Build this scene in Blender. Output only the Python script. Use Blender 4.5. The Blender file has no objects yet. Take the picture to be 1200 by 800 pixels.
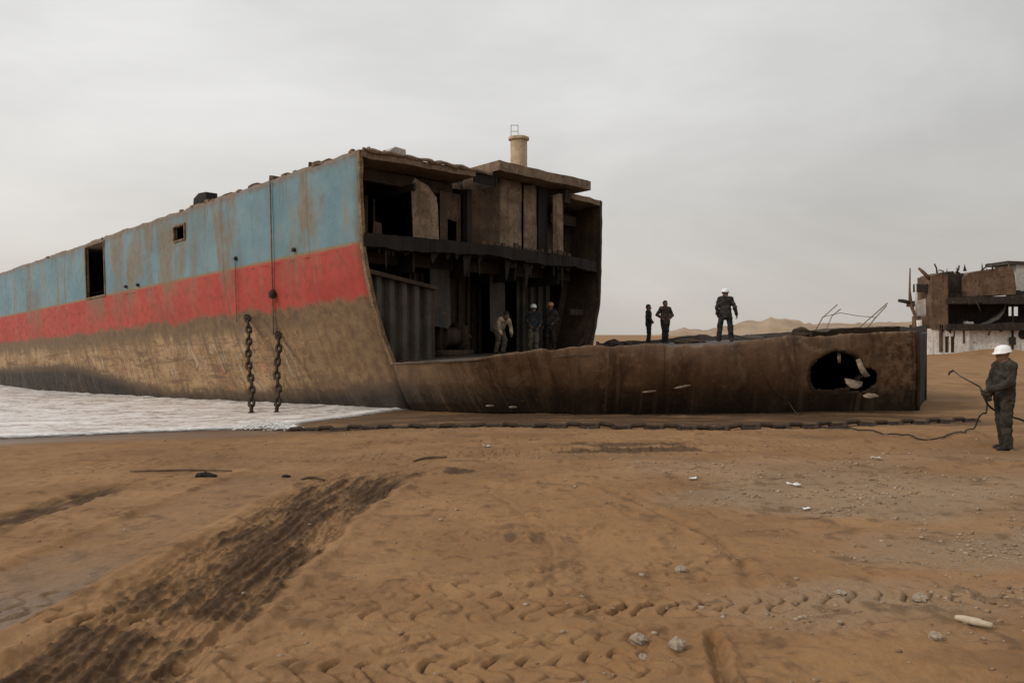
import bpy, math, random
import numpy as np
from mathutils import Vector, Matrix
random.seed(7)
rng = np.random.default_rng(11)
scene = bpy.context.scene
COL = scene.collection

# ------------------------------------------------------------------ camera
CZ, HY, F = 1.95, 392.0, 1000.0
cam = bpy.data.cameras.new('camera')
co = bpy.data.objects.new('camera', cam)
COL.objects.link(co)
co.location = (0, 0, CZ)
co.rotation_euler = (math.radians(90), 0, 0)
cam.sensor_width = 36
cam.lens = 36 * F / 1200
cam.shift_y = (400 - HY) / -1200.0
cam.clip_start = 0.1
cam.clip_end = 6000
scene.camera = co

def at(x, y, Y):            # photograph pixel at a known distance -> point
    return Vector(((x - 600) / F * Y, Y, CZ + (HY - y) / F * Y))

# ------------------------------------------------------------------ noise
def _h(ix, iy, s):
    n = (ix.astype(np.int64) * 374761393 + iy.astype(np.int64) * 668265263 + s * 974634533) & 0xffffffff
    n = ((n ^ (n >> 13)) * 1274126177) & 0xffffffff
    n = ((n ^ (n >> 16)) * 2246822519) & 0xffffffff
    return ((n ^ (n >> 15)) & 0xffffff) / float(0xffffff)

def vn(x, y, s=0):
    x = np.asarray(x, float); y = np.asarray(y, float)
    ix = np.floor(x); iy = np.floor(y)
    fx = x - ix; fy = y - iy
    fx = fx * fx * (3 - 2 * fx); fy = fy * fy * (3 - 2 * fy)
    a = _h(ix, iy, s); b = _h(ix + 1, iy, s); c = _h(ix, iy + 1, s); d = _h(ix + 1, iy + 1, s)
    return (a * (1 - fx) + b * fx) * (1 - fy) + (c * (1 - fx) + d * fx) * fy - 0.5

def fbm(x, y, s=0, o=4):
    r = 0; a = 1.0
    for i in range(o):
        r = r + a * vn(x * 2 ** i + 17.3 * i, y * 2 ** i - 9.1 * i, s + i); a *= 0.5
    return r

def sst(a, b, x):
    t = np.clip((x - a) / (b - a), 0, 1)
    return t * t * (3 - 2 * t)

# ------------------------------------------------------------------ objects
def tag(o, label=None, cat=None, group=None, kind=None):
    if label: o['label'] = label
    if cat: o['category'] = cat
    if group: o['group'] = group
    if kind: o['kind'] = kind
    return o

def thing(name, label, cat, loc, group=None):
    o = bpy.data.objects.new(name, None)
    o.empty_display_size = 0.3
    COL.objects.link(o)
    o.location = loc
    return tag(o, label, cat, group)

def mk(name, verts, faces, mat, parent=None, smooth=False, loc=(0, 0, 0), attrs=None, off=None):
    """verts in world space; made local to the parent thing / loc"""
    v = np.array(verts, float).reshape(-1, 3)
    o0 = np.zeros(3)
    if parent is not None:
        p = parent; o0 = np.zeros(3)
        while p is not None:
            o0 = o0 + np.array(p.location); p = p.parent
    o0 = o0 + np.array(loc)
    if off is None: v = v - o0
    me = bpy.data.meshes.new(name)
    if isinstance(faces, np.ndarray):
        nf, k = faces.shape
        me.vertices.add(len(v)); me.vertices.foreach_set('co', v.ravel())
        me.loops.add(nf * k); me.loops.foreach_set('vertex_index', faces.ravel().astype(np.int32))
        me.polygons.add(nf)
        me.polygons.foreach_set('loop_start', np.arange(0, nf * k, k, dtype=np.int32))
        me.polygons.foreach_set('loop_total', np.full(nf, k, dtype=np.int32))
        me.update(calc_edges=True)
    else:
        me.from_pydata([tuple(q) for q in v], [], faces)
    me.validate()
    if smooth:
        me.polygons.foreach_set('use_smooth', np.ones(len(me.polygons), dtype=bool))
    if attrs:
        for k2, arr in attrs.items():
            a = me.attributes.new(k2, 'FLOAT', 'POINT')
            a.data.foreach_set('value', np.asarray(arr, np.float32))
    if mat: me.materials.append(mat)
    o = bpy.data.objects.new(name, me)
    COL.objects.link(o)
    o.location = loc
    if parent is not None: o.parent = parent
    return o

class G:
    def __init__(s, f=None): s.v = []; s.f = []; s.m = f or (lambda *p: Vector(p))
    def add(s, vs, fs):
        n = len(s.v); s.v += [tuple(p) for p in vs]; s.f += [[i + n for i in q] for q in fs]; return s
    def box(s, a0, a1, b0, b1, c0, c1):
        p = [s.m(x, y, z) for x in (a0, a1) for y in (b0, b1) for z in (c0, c1)]
        return s.add(p, [(0, 1, 3, 2), (4, 6, 7, 5), (0, 4, 5, 1), (2, 3, 7, 6), (0, 2, 6, 4), (1, 5, 7, 3)])
    def prism(s, pts, d0, d1, axis=0):
        """polygon pts (2D) extruded d0..d1 along the mapped axis"""
        def mp(d, q):
            return s.m(d, q[0], q[1]) if axis == 0 else (s.m(q[0], d, q[1]) if axis == 1 else s.m(q[0], q[1], d))
        n = len(pts)
        vs = [mp(d0, q) for q in pts] + [mp(d1, q) for q in pts]
        fs = [list(range(n))[::-1], list(range(n, 2 * n))] + [(i, (i + 1) % n, n + (i + 1) % n, n + i) for i in range(n)]
        return s.add(vs, fs)
    def tube(s, pts, r, n=8, cap=True):
        pts = [Vector(p) for p in pts]
        rs = r if hasattr(r, '__len__') else [r] * len(pts)
        vs = []; fs = []
        up = None
        for i, p in enumerate(pts):
            t = (pts[min(i + 1, len(pts) - 1)] - pts[max(i - 1, 0)])
            t = t.normalized() if t.length > 1e-9 else Vector((0, 0, 1))
            if up is None:
                up = Vector((0, 0, 1)) if abs(t.z) < .9 else Vector((1, 0, 0))
            x = t.cross(up); x = x.normalized() if x.length > 1e-6 else t.orthogonal().normalized()
            y = x.cross(t).normalized(); up = y
            for k in range(n):
                a = 2 * math.pi * k / n
                vs.append(p + x * (math.cos(a) * rs[i]) + y * (math.sin(a) * rs[i]))
        for i in range(len(pts) - 1):
            for k in range(n):
                fs.append((i * n + k, i * n + (k + 1) % n, (i + 1) * n + (k + 1) % n, (i + 1) * n + k))
        if cap:
            fs.append(tuple(range(n))[::-1]); fs.append(tuple((len(pts) - 1) * n + k for k in range(n)))
        return s.add(vs, fs)
    def lathe(s, c, prof, n=20):
        c = Vector(c); vs = []; fs = []
        for r, z in prof:
            for k in range(n):
                a = 2 * math.pi * k / n
                vs.append(c + Vector((r * math.cos(a), r * math.sin(a), z)))
        for i in range(len(prof) - 1):
            for k in range(n):
                fs.append((i * n + k, i * n + (k + 1) % n, (i + 1) * n + (k + 1) % n, (i + 1) * n + k))
        fs.append(tuple(range(n))[::-1]); fs.append(tuple((len(prof) - 1) * n + k for k in range(n)))
        return s.add(vs, fs)
    def mk(s, name, mat, parent=None, smooth=False, loc=(0, 0, 0)):
        return mk(name, s.v, s.f, mat, parent, smooth, loc)

def catmull(pts, n):
    pts = [Vector(p) for p in pts]; out = []
    P = [2 * pts[0] - pts[1]] + pts + [2 * pts[-1] - pts[-2]]
    for i in range(1, len(P) - 2):
        for k in range(n):
            t = k / n
            a, b, c, d = P[i - 1], P[i], P[i + 1], P[i + 2]
            out.append(0.5 * ((2 * b) + (c - a) * t + (2 * a - 5 * b + 4 * c - d) * t * t + (3 * b - a - 3 * c + d) * t ** 3))
    out.append(pts[-1])
    return out

# ------------------------------------------------------------------ materials
class NB:
    def __init__(s, name):
        s.mat = bpy.data.materials.new(name); s.mat.use_nodes = True
        s.t = s.mat.node_tree; s.n = s.t.nodes; s.n.clear()
        s.out = s.n.new('ShaderNodeOutputMaterial'); s.b = s.n.new('ShaderNodeBsdfPrincipled')
        s.t.links.new(s.b.outputs[0], s.out.inputs[0])
        s.tc = s.n.new('ShaderNodeTexCoord').outputs['Object']
        s.b.inputs['Specular IOR Level'].default_value = 0.3
    def L(s, a, b): s.t.links.new(a, b)
    def set(s, node, key, v):
        i = node.inputs[key]
        if hasattr(v, 'node'): s.L(v, i)
        else:
            if hasattr(v, '__len__') and len(v) == 3 and i.type == 'RGBA': v = (*v, 1)
            i.default_value = v
    def attr(s, name):
        a = s.n.new('ShaderNodeAttribute'); a.attribute_name = name; return a.outputs['Fac']
    def math(s, op, a, b=0.0, c=0.0, clamp=False):
        m = s.n.new('ShaderNodeMath'); m.operation = op; m.use_clamp = clamp
        s.set(m, 0, a); s.set(m, 1, b); s.set(m, 2, c); return m.outputs[0]
    def xyz(s, x, y, z):
        c = s.n.new('ShaderNodeCombineXYZ'); s.set(c, 0, x); s.set(c, 1, y); s.set(c, 2, z); return c.outputs[0]
    def map(s, scale, vec=None):
        m = s.n.new('ShaderNodeMapping'); s.L(vec or s.tc, m.inputs[0]); m.inputs['Scale'].default_value = scale; return m.outputs[0]
    def noise(s, scale, detail=5, rough=0.6, vec=None, dist=0.0):
        t = s.n.new('ShaderNodeTexNoise'); s.L(vec or s.tc, t.inputs['Vector'])
        t.inputs['Scale'].default_value = scale; t.inputs['Detail'].default_value = detail
        t.inputs['Roughness'].default_value = rough; t.inputs['Distortion'].default_value = dist
        return t.outputs['Fac']
    def step(s, v, a, b):
        m = s.n.new('ShaderNodeMapRange'); m.interpolation_type = 'SMOOTHSTEP'
        s.set(m, 0, v); s.set(m, 1, a); s.set(m, 2, b); return m.outputs[0]
    def mix(s, f, a, b, mode='MIX'):
        m = s.n.new('ShaderNodeMix'); m.data_type = 'RGBA'; m.blend_type = mode
        s.set(m, 0, f)
        for i, v in ((6, a), (7, b)):
            if hasattr(v, 'node'): s.L(v, m.inputs[i])
            else: m.inputs[i].default_value = (*v, 1)
        return m.outputs[2]
    def bump(s, h, strength=0.5, dist=0.02):
        b = s.n.new('ShaderNodeBump'); s.L(h, b.inputs['Height']); b.inputs['Strength'].default_value = strength
        b.inputs['Distance'].default_value = dist; s.L(b.outputs[0], s.b.inputs['Normal'])
    def done(s, col, rough=0.85, metal=0.0):
        s.set(s.b, 'Base Color', col); s.set(s.b, 'Roughness', rough); s.b.inputs['Metallic'].default_value = metal
        return s.mat

def rusty(name, c0, c1, c2=None, scale=2.0, rough=0.85, bump=0.4, streak=True):
    m = NB(name)
    n1 = m.noise(scale, 8, .65)
    n2 = m.noise(scale * 5, 5, .6)
    c = m.mix(m.step(n1, .38, .62), c0, c1)
    if c2: c = m.mix(m.math('MULTIPLY', m.step(n2, .52, .68), .8), c, c2)
    if streak:
        ns = m.noise(1.0, 4, .6, m.map((7, 7, .6)))
        c = m.mix(m.math('MULTIPLY', m.step(ns, .5, .7), .55), c, tuple(x * .45 for x in c0))
    m.bump(n2, bump, .03)
    return m.done(c, rough)

def plain(name, c, rough=0.8, var=0.25, scale=12, bump=.15):
    m = NB(name)
    n = m.noise(scale, 6, .65)
    col = m.mix(m.step(n, .3, .7), tuple(x * (1 - var) for x in c), tuple(min(1, x * (1 + var)) for x in c))
    m.bump(n, bump, .01)
    return m.done(col, rough)

# painted and rusted side of the ship
m = NB('hull_paint')
hu, hw = m.attr('hu'), m.attr('hw')
vec = m.xyz(hu, hw, 0.0)
nb = m.noise(.55, 6, .6, vec)
nf = m.noise(3.2, 6, .65, vec)
nff = m.noise(14, 5, .65, vec)
st = m.noise(1.0, 5, .6, m.map((1.5, .14, 1), vec), .4)
st2 = m.noise(1.0, 5, .65, m.map((6.0, .22, 1), vec), .3)
seam = m.noise(1.0, 3, .5, m.map((.28, .7, 1), vec))
blue = m.mix(m.step(nb, .3, .7), (.110, .190, .220), (.160, .245, .270))
blue = m.mix(m.math('MULTIPLY', m.step(nff, .5, .75), .25), blue, (.25, .30, .30))
red = m.mix(m.step(nb, .3, .7), (.33, .040, .028), (.42, .056, .038))
red = m.mix(m.math('MULTIPLY', m.step(nf, .50, .66), .65), red, (.20, .058, .036))
tan = m.mix(m.step(nf, .36, .64), (.215, .122, .055), (.345, .212, .102))
tan = m.mix(m.step(nb, .56, .40), tan, (.40, .26, .135))
tan = m.mix(m.math('MULTIPLY', m.step(nff, .54, .66), .75), tan, (.50, .37, .23))
tan = m.mix(m.math('MULTIPLY', m.step(m.noise(6.5, 6, .75, vec), .52, .64), .55), tan, (.115, .07, .042))
tan = m.mix(m.math('MULTIPLY', m.step(m.noise(1.0, 6, .7, m.map((.35, 3.6, 1), vec)), .50, .62), .7), tan, (.125, .072, .038))
tan = m.mix(m.math('MULTIPLY', m.step(m.noise(1.1, 6, .7, m.map((1, .8, 1), vec), .8), .55, .64), .6), tan, (.46, .36, .25))
tan = m.mix(m.math('MULTIPLY', m.step(st2, .54, .66), .6), tan, (.11, .065, .035))
tan = m.mix(m.math('MULTIPLY', m.step(m.noise(1.3, 6, .7, vec), .56, .66), .55), tan, (.36, .11, .07))
drk = m.mix(m.step(nf, .35, .65), (.105, .066, .036), (.20, .125, .066))
tan = m.mix(m.math('MULTIPLY', m.step(m.noise(2.2, 7, .72, vec, 1.2), .53, .63), .7), tan, (.105, .060, .030))
# dark band just under the red paint
hwj = m.math('ADD', hw, m.math('MULTIPLY', m.math('SUBTRACT', nf, .5), .75))
hwj2 = m.math('ADD', hw, m.math('MULTIPLY', m.math('SUBTRACT', st2, .5), .55))
hj3 = m.math('ADD', hwj, m.math('MULTIPLY', m.math('SUBTRACT', st, .5), 1.6))
low = m.mix(m.step(hj3, 2.0, 2.6), tan, drk)
bwn = m.mix(m.step(nf, .36, .64), (.125, .072, .035), (.225, .138, .070))
low = m.mix(m.step(m.math('ADD', hu, m.math('MULTIPLY', m.math('SUBTRACT', nb, .5), 7.0)), 7.0, .2), low, bwn)
# weed and wet at the foot
thr = m.math('ADD', .22, m.math('ADD', m.math('MULTIPLY', m.step(hu, 7.0, .0), .28), m.math('MULTIPLY', m.step(hu, 13.0, 26.0), 1.2)))
foot = m.math('SUBTRACT', hwj, thr)
low = m.mix(m.step(foot, .42, .0), low, (.085, .055, .034))
low = m.mix(m.step(foot, .02, -.25), low, (.030, .022, .016))
sb = m.math('MULTIPLY', hu, -1.0)
q1 = m.noise(.8, 7, .65, vec, .6); q2 = m.noise(4.5, 7, .7, vec); q3 = m.noise(16, 5, .7, vec); q4 = m.noise(1, 5, .6, m.map((2.5, .5, 1), vec), .6)
c = m.mix(m.step(q1, .36, .62), (.070, .035, .018), (.145, .080, .043))
c = m.mix(m.math('MULTIPLY', m.step(q2, .54, .70), .7), c, (.235, .145, .080))
c = m.mix(m.math('MULTIPLY', m.step(m.noise(1.5, 7, .7, vec, 1.0), .54, .66), .65), c, (.19, .130, .080))
c = m.mix(m.math('MULTIPLY', m.step(q3, .56, .70), .5), c, (.05, .03, .02))
c = m.mix(m.math('MULTIPLY', m.step(q4, .52, .66), .65), c, (.045, .026, .016))
c = m.mix(m.math('MULTIPLY', m.math('MULTIPLY', m.step(sb, 12.6, 14.2), m.step(q2, .44, .58)), .7), c, (.24, .16, .095))
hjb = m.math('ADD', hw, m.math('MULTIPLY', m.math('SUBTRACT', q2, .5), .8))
c = m.mix(m.math('MULTIPLY', m.step(hjb, .95, .30), .88), c, (.022, .015, .010))  # overhang shade and damp painted near-black into the lower bow
sm = m.math('ABSOLUTE', m.math('SUBTRACT', m.math('FRACT', m.math('MULTIPLY', hu, .31)), .5))
c = m.mix(m.math('MULTIPLY', m.math('MULTIPLY', m.step(sm, .012, .003), m.step(hu, 0.0, -.5)), .5), c, (.03, .018, .012))
low = m.mix(m.step(m.math('ADD', hu, m.math('MULTIPLY', m.math('SUBTRACT', q1, .5), 7.0)), 2.0, -4.5), low, c)
brd0 = m.noise(.33, 4, .6, vec, .8)
wob = m.math('MULTIPLY', m.math('SUBTRACT', st, .5), .9)
col = m.mix(m.step(m.math('ADD', hwj2, wob), 2.86, 3.06), low, red)
hwb = m.math('ADD', hw, m.math('MULTIPLY', m.math('SUBTRACT', nf, .5), .12))
col = m.mix(m.step(hwb, 4.33, 4.38), col, (.23, .15, .08))
col = m.mix(m.step(hwb, 4.41, 4.46), col, blue)
# rust runs
brd = m.noise(1.0, 5, .65, m.map((.42, .13, 1), vec), .6)
col = m.mix(m.math('MULTIPLY', m.math('MULTIPLY', m.step(brd, .47, .60), m.step(hw, 2.6, 4.6)), m.math('ADD', .45, m.math('MULTIPLY', nf, .7))), col, (.175, .125, .075))
col = m.mix(m.math('MULTIPLY', m.step(m.noise(5.0, 6, .75, vec), .57, .68), m.math('MULTIPLY', .7, m.step(hw, 4.3, 3.0))), col, (.15, .085, .05))
up = m.step(hw, 3.2, 7.2)
run = m.math('MULTIPLY', m.math('MULTIPLY', m.step(st, .50, .64), m.step(nb, .34, .62)), m.math('ADD', .30, m.math('MULTIPLY', up, .70)))
col = m.mix(m.math('MULTIPLY', run, .8), col, (.235, .165, .10))
run2 = m.math('MULTIPLY', m.step(st2, .52, .66), m.math('MULTIPLY', .85, m.step(brd0, .46, .62)))
col = m.mix(run2, col, (.15, .10, .06))
col = m.mix(m.math('MULTIPLY', m.step(m.math('ADD', hw, m.math('MULTIPLY', nf, .5)), 6.72, 7.1), .85), col, (.17, .10, .055))
# plate seams
sx = m.math('ABSOLUTE', m.math('SUBTRACT', m.math('FRACT', m.math('MULTIPLY', hu, .19)), .5))
col = m.mix(m.math('MULTIPLY', m.step(sx, .012, .004), .35), col, (.12, .08, .05))
hgt = m.math('ADD', m.math('MULTIPLY', nff, .35), m.math('ADD', nf, m.math('MULTIPLY', m.step(sx, .0, .02), .6)))
m.bump(hgt, .35, .05)
HULL = m.done(col, m.mix(m.step(nf, .4, .7), (.55,) * 3, (.85,) * 3))

BOW = HULL
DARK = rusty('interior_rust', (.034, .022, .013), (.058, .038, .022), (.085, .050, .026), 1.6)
DARKER = rusty('shade_dark_plate', (.011, .008, .006), (.020, .015, .011), None, 1.6)  # near-black plate, the shade of the hold put into its colour
GREYP = rusty('grey_primer', (.046, .042, .034), (.076, .068, .055), (.105, .058, .03), 1.5)
TANP = rusty('tan_plate', (.14, .092, .058), (.25, .18, .125), (.09, .048, .026), 1.8)
BROWNP = rusty('brown_plate', (.060, .038, .023), (.105, .066, .040), (.03, .019, .012), 1.7)
DECKR = rusty('deck_rust', (.16, .105, .07), (.25, .18, .125), (.08, .05, .03), 2.2)
EDGE = rusty('cut_edge_rust', (.13, .08, .045), (.24, .16, .09), (.05, .03, .02), 4)
CHAIN = rusty('chain_rust', (.022, .014, .009), (.05, .03, .018), None, 9, streak=False)
FUNNEL = rusty('funnel_paint', (.42, .31, .20), (.52, .40, .27), (.30, .20, .12), 3)
STEEL = plain('worn_steel', (.09, .085, .08), .55)
WHITEP = rusty('weathered_white', (.62, .57, .52), (.78, .74, .69), (.38, .28, .19), 1.0, bump=.2)
WRECKB = rusty('wreck_brown', (.10, .06, .036), (.17, .105, .065), (.05, .032, .022), .8)
WRECKD = rusty('wreck_dark', (.018, .014, .011), (.038, .028, .02), (.07, .045, .03), .7)
PALE = plain('pale_metal', (.40, .37, .33), .6)
SCUFF = plain('bare_zinc', (.26, .19, .135), .6)
TORN = rusty('torn_bright', (.17, .12, .08), (.27, .205, .15), (.07, .04, .025), 9, streak=False)

# ------------------------------------------------------------------ world
w = bpy.data.worlds.new('World'); scene.world = w; w.use_nodes = True
nt = w.node_tree; nt.nodes.clear()
N = nt.nodes.new; LK = nt.links.new
SUN_EL, SUN_AZ = math.radians(38), math.radians(-115)   # azimuth from +Y, clockwise positive
out = N('ShaderNodeOutputWorld')
sky = N('ShaderNodeTexSky'); sky.sky_type = 'NISHITA'; sky.sun_disc = False
sky.sun_elevation = SUN_EL; sky.sun_rotation = SUN_AZ
sky.dust_density = 4; sky.air_density = 1.5
bg1 = N('ShaderNodeBackground'); bg1.inputs[1].default_value = .10
LK(sky.outputs[0], bg1.inputs[0])
tc = N('ShaderNodeTexCoord')
sep = N('ShaderNodeSeparateXYZ'); LK(tc.outputs['Generated'], sep.inputs[0])
ramp = N('ShaderNodeValToRGB')
mr = N('ShaderNodeMapRange'); mr.inputs[1].default_value = 0; mr.inputs[2].default_value = .5
LK(sep.outputs[2], mr.inputs[0]); LK(mr.outputs[0], ramp.inputs[0])
e = ramp.color_ramp.elements
e[0].position = 0; e[0].color = (.57, .53, .485, 1)
e[1].position = 1; e[1].color = (.755, .748, .735, 1)
k = e.new(.22); k.color = (.62, .595, .565, 1)
k = e.new(.5); k.color = (.70, .69, .678, 1)
mp = N('ShaderNodeMapping'); mp.inputs['Scale'].default_value = (1.6, 1.6, 4.2)
mp.inputs['Location'].default_value = (.35, 0.1, .3)
LK(tc.outputs['Generated'], mp.inputs[0])
nz = N('ShaderNodeTexNoise'); nz.inputs['Scale'].default_value = 1.25; nz.inputs['Detail'].default_value = 5
nz.inputs['Roughness'].default_value = .55; nz.inputs['Distortion'].default_value = .5
LK(mp.outputs[0], nz.inputs['Vector'])
mr2 = N('ShaderNodeMapRange'); mr2.inputs[1].default_value = .3; mr2.inputs[2].default_value = .7
mr2.inputs[3].default_value = .85; mr2.inputs[4].default_value = 1.13
LK(nz.outputs['Fac'], mr2.inputs[0])
# brighter part of the cloud deck towards the west (left), where the veiled sun stands
mr3 = N('ShaderNodeMapRange'); mr3.inputs[1].default_value = -.5; mr3.inputs[2].default_value = .5
mr3.inputs[3].default_value = 1.15; mr3.inputs[4].default_value = .94
LK(sep.outputs[0], mr3.inputs[0])
mu = N('ShaderNodeMath'); mu.operation = 'MULTIPLY'
LK(mr2.outputs[0], mu.inputs[0]); LK(mr3.outputs[0], mu.inputs[1])
bg2 = N('ShaderNodeBackground'); LK(ramp.outputs[0], bg2.inputs[0]); LK(mu.outputs[0], bg2.inputs[1])
mx = N('ShaderNodeMixShader'); mx.inputs[0].default_value = .93
LK(bg1.outputs[0], mx.inputs[1]); LK(bg2.outputs[0], mx.inputs[2]); LK(mx.outputs[0], out.inputs[0])

sl = bpy.data.lights.new('sun', 'SUN'); sl.energy = 1.45; sl.angle = math.radians(11); sl.color = (1, .95, .88)
so = bpy.data.objects.new('sun', sl); COL.objects.link(so)
sd = Vector((math.sin(SUN_AZ) * math.cos(SUN_EL), math.cos(SUN_AZ) * math.cos(SUN_EL), math.sin(SUN_EL)))
so.rotation_euler = (-sd).to_track_quat('-Z', 'Y').to_euler()
so.location = sd * 60

vs = scene.view_settings
vs.view_transform = 'Standard'; vs.look = 'None'; vs.gamma = 1; vs.use_curve_mapping = False
vs.exposure = 0.0

# ------------------------------------------------------------------ terrain
SHORE = np.array([(-900, -250), (-60, 1), (-20, 13.0), (-13.5, 15.9), (-10.2, 17.1), (-7.3, 18.4), (-5.2, 19.0),
                  (-4.9, 20.2), (-3.9, 21.8), (-2.9, 24), (1.5, 34), (2, 60), (-20, 200), (-200, 900), (-900, 2600)], float)
SEA_POLY = np.vstack([SHORE, [(-4000, 2600), (-4000, -250)]])

def shore_dist(x, y):
    """positive on land"""
    sh = x.shape; x = x.ravel(); y = y.ravel()
    d = np.full(x.shape, 1e9)
    for a, b in zip(SHORE[:-1], SHORE[1:]):
        ab = b - a; t = np.clip(((x - a[0]) * ab[0] + (y - a[1]) * ab[1]) / (ab @ ab), 0, 1)
        d = np.minimum(d, np.hypot(x - a[0] - t * ab[0], y - a[1] - t * ab[1]))
    ins = np.zeros(x.shape, bool)
    P = SEA_POLY
    for i in range(len(P)):
        a, b = P[i], P[(i + 1) % len(P)]
        c = ((a[1] > y) != (b[1] > y))
        if abs(b[1] - a[1]) > 1e-9:
            ins ^= c & (x < (b[0] - a[0]) * (y - a[1]) / (b[1] - a[1]) + a[0])
    return np.where(ins, -d, d).reshape(sh)

def poly_dist(x, y, pts):
    """distance to polyline and arc length position"""
    d = np.full(x.shape, 1e9); s = np.zeros(x.shape); side = np.zeros(x.shape); acc = 0
    pts = np.array([(p[0], p[1]) for p in pts], float)
    for a, b in zip(pts[:-1], pts[1:]):
        ab = b - a; L = math.hypot(*ab)
        t = np.clip(((x - a[0]) * ab[0] + (y - a[1]) * ab[1]) / (ab @ ab), 0, 1)
        dd = np.hypot(x - a[0] - t * ab[0], y - a[1] - t * ab[1])
        m = dd < d
        d = np.where(m, dd, d); s = np.where(m, acc + t * L, s)
        side = np.where(m, np.sign((x - a[0]) * ab[1] - (y - a[1]) * ab[0]), side)
        acc += L
    return d, s, side

def gp(px, py):              # flat-ground point seen at a pixel of the photograph
    Y = CZ * F / (py - HY)
    return ((px - 600) / F * Y, Y)

LANE_A = [(-2.35, -6), (-2.45, 3.0), (-2.45, 5.2), (-2.35, 7.0), (-2.2, 9.5), (-1.95, 12.0), (-1.2, 13.2)]
def damp_mask(x, y):
    pass

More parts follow.
